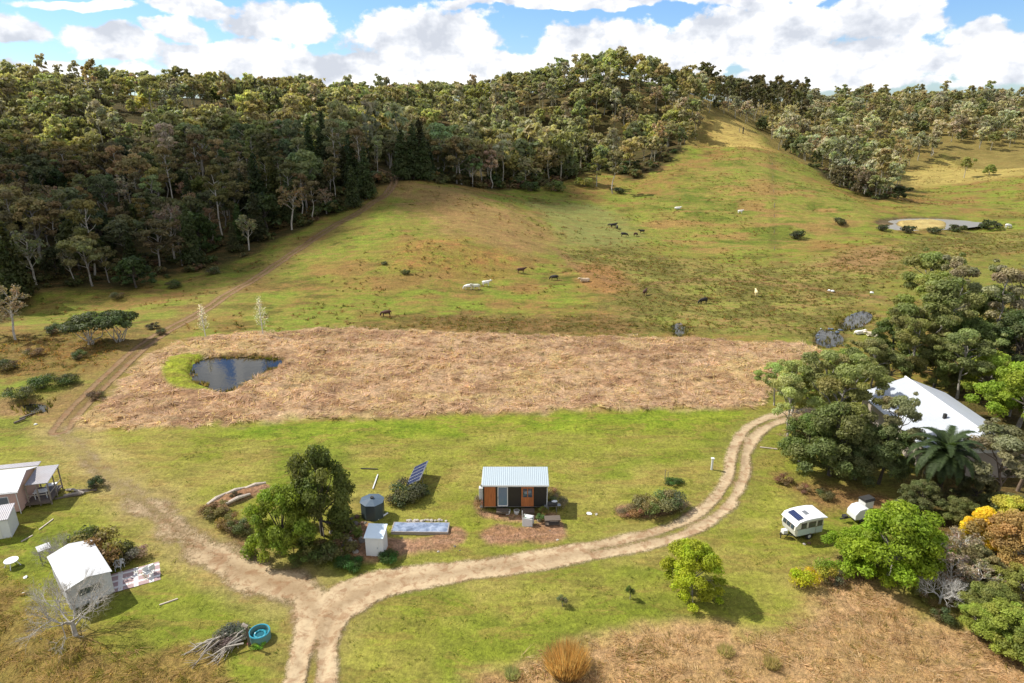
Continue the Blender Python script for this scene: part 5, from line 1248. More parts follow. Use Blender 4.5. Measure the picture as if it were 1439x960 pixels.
# ------------------------------------------------------------------ turquoise tub, post and fallen branches
x, y, z = at(366, 897); o = empty('plunge_tub', (x, y, z), 0, 'round turquoise tub with a blue rim beside the fallen branches', 'tub', s=.78)
pts = [(math.cos(k * .2618) * .86, math.sin(k * .2618) * .86) for k in range(24)]
c = MB(); nn = 24; R0, R1 = 1.0, .86
vs = [(px * R0 / .86, py * R0 / .86, 0) for px, py in pts] + [(px * R0 / .86, py * R0 / .86, .8) for px, py in pts] + [(px, py, .8) for px, py in pts] + [(px, py, .1) for px, py in pts]
fs = [(i + j * nn, (i + 1) % nn + j * nn, (i + 1) % nn + (j + 1) * nn, i + (j + 1) * nn) for j in range(3) for i in range(nn)] + [tuple(range(3 * nn, 4 * nn))]
c.add(vs, fs).build('tub_wall', paint('mesh_green', (.10, .22, .20), .6, dirt=.3), o)
c = MB(); c.tube([(math.cos(k * .2618) * .93, math.sin(k * .2618) * .93, .83) for k in range(25)], .07, 6, False); c.build('rim', TEAL, o)
c = MB(); c.tube([(math.cos(k * .2618) * .5, math.sin(k * .2618) * .5 + .05, .42 + .02 * (k % 3)) for k in range(25)], .1, 6, False); c.build('floating_ring', TEAL, o)
c = MB(); c.add([(px, py, .40) for px, py in pts], [tuple(range(24))]); c.build('water', water_mat('tub_water', (.02, .10, .12), .05, 3, .01), o)
x, y, z = at(358, 897); o = empty('timber_post', (x - .05, y - .9, z), 0, 'dark post with a pale top standing against the turquoise tub', 'post')
MB().tube([(0, 0, -.3), (0, 0, 1.85)], .09, 8).build('shaft', DKWOOD, o); MB().tube([(-.28, .0, 2.1), (.06, 0, 1.88)], [.14, .11], 8).build('post_top', PALEWOOD, o)
for k in range(4):
    px, py = [(343, 898), (350, 905), (338, 905), (349, 893)][k]; rock(px, py, .17, 'reddish stone beside the turquoise tub', paint('red_stone%d' % k, (.32, .09, .08), .8), 'reddish stones by the tub')
rb_ = random.Random(3)
c_pale = (.40, .36, .30); LOGM = paint('bleached_branch', c_pale, .9, dirt=.6, scale=3)
for k in range(15):
    px0, py0 = rb_.uniform(305, 350), rb_.uniform(888, 912); L = rb_.uniform(1.4, 3.0); a = R(rb_.uniform(195, 245)) if k % 3 else R(rb_.uniform(150, 260))
    x, y, z = at(px0, py0); c = MB(); dx, dy = math.cos(a) * L, math.sin(a) * L
    c.tube([(0, 0, .25 + rb_.random() * .3), (dx * .5, dy * .5, .45 + rb_.random() * .2), (dx, dy, .08)], [.075, .055, .025], 5)
    for j in range(5):
        f = rb_.uniform(.3, .95); q = a + rb_.uniform(-1, 1); l2 = rb_.uniform(.4, 1.0); c.tube([(dx * f, dy * f, .35 * (1 - f) + .15), (dx * f + math.cos(q) * l2, dy * f + math.sin(q) * l2, rb_.uniform(.1, .6))], [.028, .01], 4)
    tag(c.build('fallen_branch', LOGM if k % 3 else POSTW, loc=(x, y, z)), 'bleached fallen branch in the pile left of the turquoise tub', 'branch', 'pile of fallen branches')
for (px, py, s, lb) in [(330, 897, .7, 'grey brushwood bush inside the pile of fallen branches'), (314, 905, .55, 'grey green brushwood at the left of the fallen branches'), (362, 908, .3, 'tiny bright green plant at the foot of the tub')]:
    x, y, z = at(px, py); tree('shrub', 'scrub', 'near', x, y, lb, 'shrub', None, s, s * .45, (.12, .11, .08) if px != 362 else (.16, .3, .03), 'grey')

# ------------------------------------------------------------------ vintage caravan and small trailer
x, y, z = at(1117, 762)
o = empty('caravan', (x, y, z), R(17), 'small vintage white caravan with pale green sides and a solar panel on its roof', 'caravan')
L_, W_ = 2.9, 1.85
sideprof = [(.0, .55), (L_, .50), (L_ + .02, 1.1), (L_ - .05, 2.05), (.12, 2.05), (-.14, 1.75), (-.2, 1.2)]
MB().prism(sideprof, 0, W_, 'y').build('body', CREAM, o, bevel=.06)
MB().box(.15, L_ - .1, -.02, -.003, .6, 1.25).build('lower_panel', MINT, o)
rp = [(-.25, 1.74), (.05, 2.12), (.7, 2.26), (L_ * .5, 2.30), (L_ - .5, 2.26), (L_ + .22, 2.12), (L_ + .22, 2.06), (.1, 2.055), (-.2, 1.70)]
MB().prism(rp, -.16, W_ + .10, 'y').build('roof', paint('caravan_roof', (.66, .67, .68), .45, dirt=.12), o, bevel=.03)
MB().box(.0, L_, -.035, -.003, 1.27, 1.31).build('trim_strip', STEEL, o); MB().box(2.05, 2.1, -.03, -.003, .55, 1.26).build('door_edge', STEEL, o); MB().box(1.2, 1.6, .6, 1.1, 2.3, 2.38).build('roof_vent', STEEL, o)
Mp = Matrix.Translation((.08, 0, 2.17)) @ Matrix.Rotation(R(-12), 4, 'Y'); MB().box(0, .62, .15, W_ - .3, .02, .06, Mp).build('solar_panel', PV, o)
for (x0, x1, z0, z1) in ((.45, 1.0, 1.32, 1.85), (1.25, 2.0, 1.32, 1.85), (2.2, 2.7, 1.32, 1.85)):
    f_ = MB().box(x0, x1, -.04, -.003, z0, z1).build('window', DKWOOD, o); MB().box(x0 + .05, x1 - .05, -.055, -.042, z0 + .05, z1 - .05).build('pane', GLASS, f_)
Me = Matrix.Translation((-.19, 0, 1.2)) @ Matrix.Rotation(R(6), 4, 'Y')
for y0, y1 in ((.18, .60), (.68, 1.15), (1.23, 1.66)): f_ = MB().box(-.045, .0, y0, y1, .02, .50, Me).build('window', DKWOOD, o); MB().box(-.06, -.047, y0 + .05, y1 - .05, .07, .45, Me).build('pane', GLASS, f_)
for y_ in (-.02, W_ - .16):
    wh = MB().tube([(1.5, y_, .32), (1.5, y_ + .18, .32)], .32, 16).build('wheel', BLACK, o); MB().tube([(1.5, y_ - .02, .32), (1.5, y_ + .2, .32)], .16, 10).build('rim', WHITE, wh)
MB().tube([(.1, .3, .48), (-1.0, W_ / 2, .46), (.1, W_ - .3, .48)], .05, 6).build('drawbar', BLACK, o); MB().box(-.75, -.3, W_ / 2 - .2, W_ / 2 + .2, .5, .85).build('gas_box', WHITE, o); MB().tube([(-.85, W_ / 2, 0), (-.85, W_ / 2, .6)], .05, 6).build('jockey_wheel', BLACK, o)
MB().box(.2, L_ - .2, .15, W_ - .15, .38, .50).build('chassis', BLACK, o)
rock(1130, 765, .16, 'pale stone on the grass against the caravan wheel', STONE); rock(1137, 764, .18, 'orange brown stone under the caravan side', RUST)
x, y, z = at(1204, 731); o = empty('teardrop_trailer', (x, y, z), R(12), 'little rounded white trailer half hidden by the lime tree', 'trailer')
MB().prism([(-.75, .45), (.85, .45), (.9, 1.0), (.7, 1.45), (.2, 1.62), (-.4, 1.5), (-.75, 1.05)], -.65, .65, 'y').build('body', WHITE, o, bevel=.08)
MB().tube([(-.75, 0, .45), (-1.9, 0, .42)], .06, 6).build('drawbar', BLACK, o); MB().box(-1.6, -1.2, -.2, .2, .48, .75).build('tool_box', BLACK, o)
for s_ in (-.7, .58): MB().tube([(.05, s_, .3), (.05, s_ + .12, .3)], .3, 14).build('wheel', BLACK, o)
x, y, z = at(1218, 722); o = empty('camper_trailer', (x, y + .6, z), R(20), 'white box trailer with a black roof between the rounded trailer and the lime tree', 'trailer', s=.72)
MB().box(-.6, .9, -.6, .6, .5, 1.7).build('body', WHITE, o, bevel=.06); MB().prism([(-.7, 1.72), (.7, 1.72), (.5, 2.0), (-.5, 2.0)], -.7, 1.0, 'x').build('roof', BLACK, o)
for s_ in (-.7, .58): MB().tube([(.1, s_, .3), (.1, s_ + .12, .3)], .3, 14).build('wheel', BLACK, o)

# ------------------------------------------------------------------ the big white roof among the trees
o = empty('barn', (44, 63.5, 0), 0, 'large barn with a white corrugated roof among the trees on the right', 'barn')
MB().box(.4, 10.6, .4, 15.6, -.2, 2.9).build('wall', paint('barn_wall', (.35, .30, .25), .8, dirt=.6), o)
c = MB(); c.prism([(0, 2.85), (5.5, 5.0), (5.5, 5.1), (0, 2.95)], 0, 16, 'y'); r_ = c.build('roof', ROOFB, o)
MB().prism([(5.503, 5.1), (5.503, 5.0), (11, 2.85), (11, 2.95)], 0, 16, 'y').build('roof', ROOFB, o)
MB().tube([(5.5, -.05, 5.12), (5.5, 16.05, 5.12)], .14, 8).build('ridge_cap', WHITE, r_); MB().box(4.0, 4.3, 5.2, 5.5, 4.45, 5.1).build('vent_pipe', BLACK, r_)
c = MB(); c.add([(.41, .42, 2.9), (10.59, .42, 2.9), (5.5, .42, 4.95), (.41, .5, 2.9), (10.59, .5, 2.9), (5.5, .5, 4.95)], [(0, 1, 2), (3, 5, 4), (0, 2, 5, 3), (1, 4, 5, 2)]); c.build('gable', WHITE, o)
MB().box(1.5, 4.2, .35, .397, 0, 2.3).build('door', DKWOOD, o)
# ------------------------------------------------------------------ date palm
def palm(px, py, h, label):
    x, y, z = at(px, py); o = empty('date_palm', (x, y, z), 0, label, 'palm'); rg = np.random.default_rng(5)
    c = MB(); c.tube([(0, 0, -.3), (.05, 0, h * .5), (0, 0, h * .8), (0, 0, h)], [.42, .36, .40, .52], 10); c.build('trunk', paint('palm_trunk', (.12, .09, .06), .95, dirt=.5, scale=6, ribs=('z', .22, .03)), o)
    vs, qs, cs = [], [], []; n0 = 0
    for k in range(58):
        thk = k * 2.39996; e0 = R(86 - 120 * (k / 58) ** .9); L = 4.3 * (.85 + .2 * rg.random()); pts = []; p = np.array([0, 0, h]); e = e0; hd = np.array([math.cos(thk), math.sin(thk)])
        for j in range(9):
            pts.append(p.copy()); p = p + np.array([hd[0] * math.cos(e), hd[1] * math.cos(e), math.sin(e)]) * L / 8; e -= R(11 + 3 * j * .5)
        sd = np.array([-hd[1], hd[0], 0])
        for j in range(44):
            f = .08 + .92 * j / 44 * 7.9 / 8; q = f * 8; i0 = int(q); pp = pts[i0] + (pts[min(8, i0 + 1)] - pts[i0]) * (q - i0); d = pts[min(8, i0 + 1)] - pts[i0]; d = d / (np.linalg.norm(d) + 1e-9)
            ln = .62 * math.sin(math.pi * min(.97, .15 + f * .85)) + .08
            for sg in (-1, 1):
                tip = pp + sd * sg * ln * .85 + d * ln * .6 + np.array([0, 0, -.10 * ln + .12 * ln])
                w_ = d * .075
                vs += [pp - w_, pp + w_, tip]; qs.append((n0, n0 + 1, n0 + 2)); n0 += 3
                g = .75 + .5 * rg.random(); col = (.05, .075, .025) if k < 46 else (.10, .085, .035); cs += [np.array(col) * g] * 3
        for j in range(8):
            w_ = sd * (.045 - .004 * j); vs += [pts[j] - w_, pts[j] + w_, pts[j + 1]]; qs.append((n0, n0 + 1, n0 + 2)); n0 += 3; cs += [np.array((.12, .13, .05))] * 3
    link('frond_crown', npmesh('frond_crown', np.array(vs), np.array(qs), LEAF, colors=dict(shade=np.array(cs))), o, color=(1, 1, 1))
palm(1312, 708, 5.6, 'dark green date palm with arching fronds in front of the white barn roof')

# ------------------------------------------------------------------ trees of the right foreground
OL, DG, BG, GY, BR = (.115, .115, .035), (.055, .075, .02), (.15, .24, .025), (.17, .15, .09), (.20, .13, .06)
for (px, py, kind, s, sz, col, bk, nm, lb) in [
    (1102, 632, 'gum', .50, .62, (.20, .21, .08), 'pale', 'gum_tree', 'airy pale gum leaning out beside the top end of the drive'),
    (1122, 648, 'thin', .70, .60, (.16, .12, .07), 'pale', 'sparse_tree', 'reddish twiggy tree just right of the drive end'),
    (1088, 570, 'gum', .42, .40, (.17, .20, .06), 'pale', 'gum_tree', 'small airy gum at the right corner of the dry field'),
    (1135, 662, 'round', .62, .62, (.075, .095, .025), 'dark', 'broadleaf_tree', 'dark rounded tree at the left front of the right hand grove'),
    (1165, 668, 'round', .85, .80, (.075, .085, .028), 'dark', 'broadleaf_tree', 'dense olive tree at the front of the grove behind the caravan'),
    (1170, 640, 'gum', .75, .75, OL, 'grey', 'gum_tree', 'olive gum rising behind the front row of the right hand grove'),
    (1202, 674, 'round', .60, .52, (.085, .09, .035), 'dark', 'broadleaf_tree', 'dark bushy tree left of the date palm, front of the grove'),
    (1234, 680, 'round', .58, .62, (.07, .085, .03), 'dark', 'broadleaf_tree', 'small dark tree between the date palm and the caravan'),
    (1150, 600, 'gum', .62, .66, (.14, .14, .05), 'grey', 'gum_tree', 'mid green gum at the back left of the right hand grove'),
    (1185, 590, 'gum', .62, .60, (.12, .125, .04), 'grey', 'gum_tree', 'gum with an olive crown behind the left end of the barn roof'),
    (1222, 548, 'gum', .52, .50, (.13, .13, .05), 'grey', 'gum_tree', 'leafy gum directly beyond the top of the barn roof'),
    (1185, 545, 'round', .72, .62, (.13, .16, .035), 'grey', 'broadleaf_tree', 'bright green rounded tree near the right end of the dry field'),
    (1135, 560, 'round', .5, .42, (.15, .18, .035), 'grey', 'broadleaf_tree', 'low light green tree at the right end of the dry field'),
    (1275, 545, 'gum', .55, .55, OL, 'grey', 'gum_tree', 'olive gum behind the peak of the barn roof'),
    (1252, 668, 'gum', .42, .52, (.12, .115, .055), 'brown', 'gum_tree', 'open branched gum spreading across the white barn roof'),
    (1255, 500, 'round', .72, .62, DG, 'dark', 'broadleaf_tree', 'dark green tree beside the creek stones'),
    (1290, 490, 'gum', .72, .72, (.13, .14, .035), 'grey', 'gum_tree', 'yellow green gum above the creek stones'),
    (1325, 500, 'tall', .68, .70, (.14, .13, .07), 'grey', 'slender_gum_tree', 'slender grey gum standing tall behind the grove'),
    (1350, 530, 'round', .95, .85, DG, 'dark', 'broadleaf_tree', 'very dark rounded tree behind the bright green ones'),
    (1392, 510, 'tall', .70, .72, GY, 'grey', 'slender_gum_tree', 'greyish slender gum near the upper right of the grove'),
    (1425, 530, 'round', 1.0, .95, (.05, .065, .022), 'dark', 'broadleaf_tree', 'very dark tree at the right edge above the bright green one'),
    (1385, 560, 'round', .75, .62, (.16, .19, .03), 'grey', 'broadleaf_tree', 'yellow green tree right behind the barn ridge'),
    (1430, 600, 'round', .92, .78, (.13, .17, .018), 'grey', 'broadleaf_tree', 'vivid green tree at the right edge above the barn'),
    (1418, 585, 'round', .58, .5, (.12, .16, .018), 'grey', 'broadleaf_tree', 'vivid green tree touching the right side of the barn'),
    (1400, 715, 'gum', .58, .45, (.12, .11, .06), 'brown', 'gum_tree', 'dull olive gum right of the date palm'),
    (1430, 690, 'gum', .62, .48, (.11, .105, .05), 'brown', 'gum_tree', 'dull olive gum at the right edge below the barn'),
    (1368, 712, 'round', .40, .34, (.08, .08, .035), 'dark', 'broadleaf_tree', 'low dark tree tucked right behind the date palm trunk'),
    (1290, 722, 'round', .38, .34, (.075, .08, .03), 'dark', 'broadleaf_tree', 'low dark tree tucked left of the date palm trunk'),
    (1372, 775, 'round', .42, .5, (.40, .28, .02), 'grey', 'broadleaf_tree', 'golden yellow bushy tree right of the big lime tree'),
    (1420, 800, 'round', .72, .62, (.20, .13, .045), 'grey', 'broadleaf_tree', 'rusty brown and green tree at the right edge'),
    (1415, 760, 'round', .52, .5, (.27, .25, .04), 'grey', 'broadleaf_tree', 'yellowish leafy tree above the rusty brown one'),
    (1340, 835, 'thin', .52, .42, (.17, .13, .10), 'silver', 'sparse_tree', 'grey leafless looking thicket tree right of the big lime tree'),
    (1362, 845, 'thin', .48, .36, (.17, .14, .09), 'silver', 'sparse_tree', 'pale twiggy tree between the grey thicket and the rusty tree'),
    (1320, 848, 'bare', .62, .55, (.2, .17, .13), 'silver', 'bare_tree', 'low bleached bare tree at the lower right foot of the lime tree'),
    (1385, 870, 'round', .5, .36, (.11, .12, .03), 'grey', 'broadleaf_tree', 'dark olive low tree above the bottom right hedge'),
    (1412, 912, 'round', .55, .42, (.13, .15, .025), 'grey', 'broadleaf_tree', 'yellow green bushy tree in the bottom right corner'),
    (1378, 893, 'round', .36, .30, (.15, .18, .03), 'grey', 'broadleaf_tree', 'low pale tipped bush tree at the left end of the corner hedge'),
    (1448, 935, 'round', .5, .4, (.11, .13, .025), 'grey', 'broadleaf_tree', 'dark green bush tree cut by the bottom right frame edge'),
    (192, 404, 'round', .92, .80, (.03, .045, .014), 'dark', 'broadleaf_tree', 'very dark bushy tree at the foot of the left forest'),
    (130, 402, 'gum', .85, .80, (.12, .115, .05), 'grey', 'gum_tree', 'brownish gum leaning at the forest foot, left of the dark bushy tree'),
    (22, 478, 'thin', .95, .9, (.13, .10, .06), 'pale', 'sparse_tree', 'thin grey barked tree at the left edge below the forest'),
    (-5, 470, 'thin', .95, .9, (.13, .11, .05), 'pale', 'sparse_tree', 'thin leafed tree cut by the left frame edge below the forest'),
    (128, 483, 'umb', 1.0, .92, (.045, .055, .02), 'pale', 'flat_topped_tree', 'flat topped dark tree beside the track, left of its twin'),
    (168, 480, 'umb', .85, 1.02, (.04, .05, .018), 'pale', 'flat_topped_tree', 'flat topped dark tree beside the track, right of its twin'),
    (289, 474, 'silver', .85, .85, (.55, .5, .42), 'silver', 'silver_sapling_tree', 'silvery bare young tree left of its twin, above the pond'),
    (370, 472, 'silver', .95, 1.02, (.55, .5, .42), 'silver', 'silver_sapling_tree', 'silvery bare young tree right of its twin, above the pond'),
    (861, 272, 'tall', .95, .9, (.12, .11, .05), 'pale', 'slender_gum_tree', 'lone pale trunked gum on the valley grass left of the spur'),
    (838, 262, 'gum', .7, .8, OL, 'pale', 'gum_tree', 'gum just left of the lone pale trunked one in the valley'),
    (1180, 262, 'round', 1.1, 1.0, (.07, .06, .03), 'pale', 'broadleaf_tree', 'dark bushy tree on the right shoulder of the spur'),
    (1215, 275, 'round', 1.2, 1.1, (.075, .06, .035), 'pale', 'broadleaf_tree', 'dark brownish tree at the right foot of the spur'),
    (1262, 280, 'round', .72, .6, (.04, .05, .018), 'dark', 'broadleaf_tree', 'small very dark tree right of the spur foot'),
    (1300, 455, 'gum', .95, .9, (.11, .12, .035), 'grey', 'gum_tree', 'broad olive gum at the top left of the grove beyond the creek'),
    (1345, 462, 'round', .95, .9, (.06, .075, .02), 'dark', 'broadleaf_tree', 'dark dense tree at the far side of the grove, left one'),
    (1385, 470, 'round', 1.0, .95, (.055, .07, .02), 'dark', 'broadleaf_tree', 'dark dense tree at the far side of the grove, right one'),
    (1428, 475, 'gum', .95, .9, (.12, .115, .05), 'grey', 'gum_tree', 'brownish gum at the right edge, far side of the grove'),
    (1320, 470, 'tall', .8, .8, (.15, .14, .08), 'pale', 'slender_gum_tree', 'pale thin crowned gum at the far side of the grove'),
    (1265, 475, 'round', .75, .65, (.12, .14, .03), 'grey', 'broadleaf_tree', 'yellowish green tree nearest the creek stones'),
    (1300, 520, 'gum', .8, .8, (.10, .11, .035), 'grey', 'gum_tree', 'olive gum between the dark trees and the barn peak'),
    (1110, 600, 'gum', .58, .55, (.17, .18, .06), 'pale', 'gum_tree', 'airy yellowish gum between the dry field and the grove'),
    (1410, 745, 'round', .55, .42, (.10, .10, .04), 'dark', 'broadleaf_tree', 'dark olive tree behind the yellowish leafy one at the right edge'),
    (1345, 740, 'round', .42, .34, (.09, .095, .03), 'dark', 'broadleaf_tree', 'low dark tree just below the date palm'),
    (1345, 795, 'thin', .5, .40, (.16, .13, .09), 'silver', 'sparse_tree', 'grey twiggy tree between the lime tree and the golden bushy one'),
    (1370, 815, 'round', .42, .36, (.12, .11, .05), 'grey', 'broadleaf_tree', 'low brownish green tree below the golden bushy one'),
    (1432, 850, 'round', .5, .40, (.13, .13, .03), 'grey', 'broadleaf_tree', 'olive tree at the right edge below the rusty brown one'),
    (497, 292, 'cone', .80, .80, (.032, .042, .014), 'dark', 'hoop_pine', 'dark conical pine left of its twin beside the track bend'),
    (515, 280, 'cone', .95, 1.02, (.030, .040, .013), 'dark', 'hoop_pine', 'dark conical pine right of its twin beside the track bend'),
    (566, 252, 'cone', 1.15, 1.05, (.030, .040, .013), 'dark', 'hoop_pine', 'leftmost of the dark pines right of the track top'),
    (582, 252, 'cone', 1.15, 1.15, (.030, .040, .013), 'dark', 'hoop_pine', 'middle dark pine of those right of the track top'),
    (597, 254, 'cone', 1.0, .9, (.030, .040, .013), 'dark', 'hoop_pine', 'rightmost of the dark pines right of the track top'),
    (272, 372, 'cone', .85, .95, (.034, .044, .015), 'dark', 'hoop_pine', 'lone dark conical pine at the front of the left forest'),
    (1248, 545, 'round', .62, .5, (.10, .11, .035), 'grey', 'broadleaf_tree', 'olive tree just beyond the left end of the barn ridge'),
    (1312, 545, 'round', .7, .6, (.085, .10, .03), 'dark', 'broadleaf_tree', 'dark olive tree just beyond the right part of the barn ridge'),
    (1345, 560, 'gum', .6, .55, (.12, .13, .045), 'grey', 'gum_tree', 'olive gum between the barn ridge and the vivid green trees'),
    (1275, 522, 'gum', .6, .55, (.12, .12, .045), 'grey', 'gum_tree', 'small gum in the gap between the grove and the creek trees'),
    (1355, 250, 'gum', .7, .7, (.17, .17, .05), 'pale', 'gum_tree', 'gum growing on the sunny clearing beyond the spur'),
    (1390, 246, 'round', .7, .6, (.14, .16, .04), 'grey', 'broadleaf_tree', 'round tree along the far fence line at the right'),
    (1310, 218, 'tall', .8, .8, GY, 'silver', 'slender_gum_tree', 'white trunked gum at the top of the sunny clearing')]:
    x, y, z = at(px, py); kk = (kind, 'near')
    if px > 1080 and py > 480 and py < 725 and kind != 'thin': q_ = 1.02 if (px < 1240 and py < 650) else 1.2; s *= q_; sz *= q_
    lod = 'near' if kk in (('gum', 'near'), ('tall', 'near'), ('round', 'near'), ('umb', 'near'), ('bare', 'near'), ('silver', 'near'), ('thin', 'near')) and (py > 420 or kind in ('umb', 'silver')) else 'mid'
    tree(nm, kind, lod, x, y, lb, 'tree', None, s, sz, tuple(np.array(col) * TCOL), bk)
for i, (px, py, s, col, lb) in enumerate([(1100, 678, .5, (.2, .13, .07), 'russet low shrub on the bare ground left of the grove'), (1160, 700, .45, (.13, .13, .05), 'low green shrub behind the caravan'), (1130, 690, .4, (.24, .16, .09), 'dry low shrub up behind the caravan roof'),
                                         (780, 268, 2.0, (.12, .15, .04), 'green thicket bush at the back of the middle valley'), (745, 268, 1.8, (.06, .09, .025), 'dark thicket bush left of the valley opening'), (820, 262, 1.8, (.2, .22, .05), 'yellow green bush at the valley opening'),
                                         (1120, 335, 1.3, (.06, .065, .03), 'dark bush by the left end of the dam'), (1390, 322, 1.6, (.06, .075, .03), 'dark bush right of the dam'), (1345, 326, 1.3, (.07, .08, .03), 'low dark bush on the near bank of the dam'),
                                         (1180, 316, 1.2, (.08, .08, .035), 'dark bush on the left bank of the dam'), (870, 272, 1.2, (.05, .06, .025), 'dark bush at the foot of the lone gum'), (620, 258, 1.4, (.1, .1, .04), 'low olive bush on the crest above the middle paddock'),
                                         (60, 545, 1.0, (.09, .12, .03), 'green bush above the small white puddle'), (95, 540, .8, (.08, .10, .03), 'green bush right of the small white puddle'), (30, 560, .9, (.10, .12, .04), 'green bush left of the small white puddle'),
                                         (215, 462, .6, (.08, .07, .04), 'dark low bush where the track passes the flat topped trees'), (225, 470, .5, (.10, .09, .04), 'little bush at the track edge below the flat topped trees'), (1300, 845, .5, (.16, .15, .05), 'olive bush below the big lime tree'),
                                         (1325, 870, .5, (.10, .10, .04), 'dark bush by the bleached bare tree'),
    (1240, 324, 1.0, (.06, .065, .03), 'dark bush at the left end of the dam front bank'), (1275, 327, 1.1, (.07, .075, .03), 'dark bush in the middle of the dam front bank'), (1312, 328, 1.0, (.06, .07, .03), 'dark bush at the right of the dam front bank'),
    (10, 520, .9, (.12, .11, .05), 'olive bush at the left edge in the reddish rough grass'), (50, 500, .7, (.17, .12, .06), 'rusty bush in the reddish rough grass at left'), (110, 505, .7, (.11, .11, .04), 'olive bush below the flat topped trees'), (75, 470, .9, (.09, .09, .04), 'dark bush left of the flat topped trees'),
    (135, 560, .6, (.16, .12, .07), 'small rusty bush hugging the left side of the track'), (165, 420, .8, (.15, .13, .06), 'brownish bush in front of the very dark bushy tree'), (245, 405, .9, (.10, .11, .04), 'green bush at the forest foot right of the dark bushy tree'), (300, 385, .9, (.13, .12, .05), 'olive bush at the forest foot under the pale gums'),
    (570, 385, .5, (.09, .10, .03), 'small dark bush alone on the middle paddock'), (540, 372, .4, (.10, .10, .04), 'tiny olive bush alone on the middle paddock, left one'),
    (1395, 830, .6, (.12, .11, .05), 'brown green bush among the trees at lower right'), (1290, 735, .6, (.09, .11, .03), 'green bush between the lime tree and the date palm')]):
    x, y, z = at(px, py); tree('shrub', 'scrub', 'near' if py > 400 else 'mid', x, y, lb, 'shrub', None, s, s * .8, col, 'brown')

# ------------------------------------------------------------------ cattle
HIDE, t, b = newmat('hide'); oi = t.new('ShaderNodeObjectInfo'); tc = t.new('ShaderNodeTexCoord').outputs['Object']
t.link(t.mix(1.0, oi.outputs['Color'], t.ramp(t.noise(tc, 2.2, 3, .5), [(.35, (.75, .72, .7)), (.6, (1.05, 1.05, 1.05))]), 'MULTIPLY'), b.inputs['Base Color']); b.inputs['Roughness'].default_value = .8
def cow_mesh(pose):
    """skin-grown body: spine, neck, head, four jointed legs, tail"""
    V_ = []; E = []; RR = []
    def v(p, r, par=None):
        V_.append(p); RR.append(r if hasattr(r, '__len__') else (r, r)); i = len(V_) - 1
        if par is not None: E.append((par, i))
        return i
    dz = -.62 if pose == 'lying' else 0
    hip = v((-.62, 0, 1.12 + dz), (.27, .30)); mid = v((0, 0, 1.02 + dz), (.31, .38), hip); sho = v((.62, 0, 1.10 + dz), (.27, .34), mid); rump = v((-.92, 0, 1.16 + dz), (.2, .22), hip)
    if pose == 'grazing': nk = v((.98, 0, .95), (.16, .2), sho); hd = v((1.22, 0, .48), (.12, .14), nk); mz = v((1.34, 0, .16), (.07, .08), hd)
    else: nk = v((1.0, 0, 1.30 + dz), (.15, .19), sho); hd = v((1.28, .0, 1.45 + dz), (.12, .14), nk); mz = v((1.62, 0, 1.32 + dz), (.075, .085), hd)
    for s in (-1, 1): v((hd and V_[hd][0] - .06, s * .22, V_[hd][2] + .1), (.035, .035), hd)
    for s in (-1, 1):
        if pose != 'lying':
            a = v((.60, s * .19, .78), (.12, .12), sho); k = v((.60, s * .19, .42), (.06, .06), a); v((.60, s * .19, .03), (.055, .055), k)
            a = v((-.66, s * .19, .80), (.16, .14), hip); k = v((-.78, s * .19, .46), (.065, .065), a); v((-.72, s * .19, .03), (.055, .055), k)
        else:
            a = v((.66, s * .26, .28), (.12, .12), sho); v((.96, s * .28, .12), (.06, .06), a); a = v((-.55, s * .32, .28), (.17, .14), hip); v((-.2, s * .42, .10), (.07, .07), a)
    tl = v((-1.06, 0, 1.05 + dz), (.04, .04), rump); v((-1.1, 0, max(.08, .55 + dz)), (.03, .03), tl)
    me = bpy.data.meshes.new('cow_' + pose); me.from_pydata(V_, E, []); me.materials.append(HIDE)
    o = bpy.data.objects.new('cow', me); COL.objects.link(o)
    m_ = o.modifiers.new('skin', 'SKIN'); m_.use_smooth_shade = True; 
    sk_ = me.skin_vertices[0].data if me.skin_vertices else None
    if sk_ is None:
        bpy.context.view_layer.objects.active = o; bpy.context.view_layer.update(); sk_ = me.skin_vertices[0].data
    for i, r in enumerate(RR): sk_[i].radius = (r[0] * 1.15, r[1] * 1.2)
    sk_[0].use_root = True
    ss = o.modifiers.new('sub', 'SUBSURF'); ss.levels = 1; ss.render_levels = 1
    dg = bpy.context.evaluated_depsgraph_get(); ev = bpy.data.meshes.new_from_object(o.evaluated_get(dg))
    bpy.data.objects.remove(o); ev.name = 'cow_' + pose
    return ev
COWM = {}
def cow_m(p):
    if p not in COWM: COWM[p] = cow_mesh(p)
    return COWM[p]
BLK, BRN, WHT, TNN = (.018, .014, .012), (.07, .028, .016), (.78, .76, .70), (.55, .42, .28)
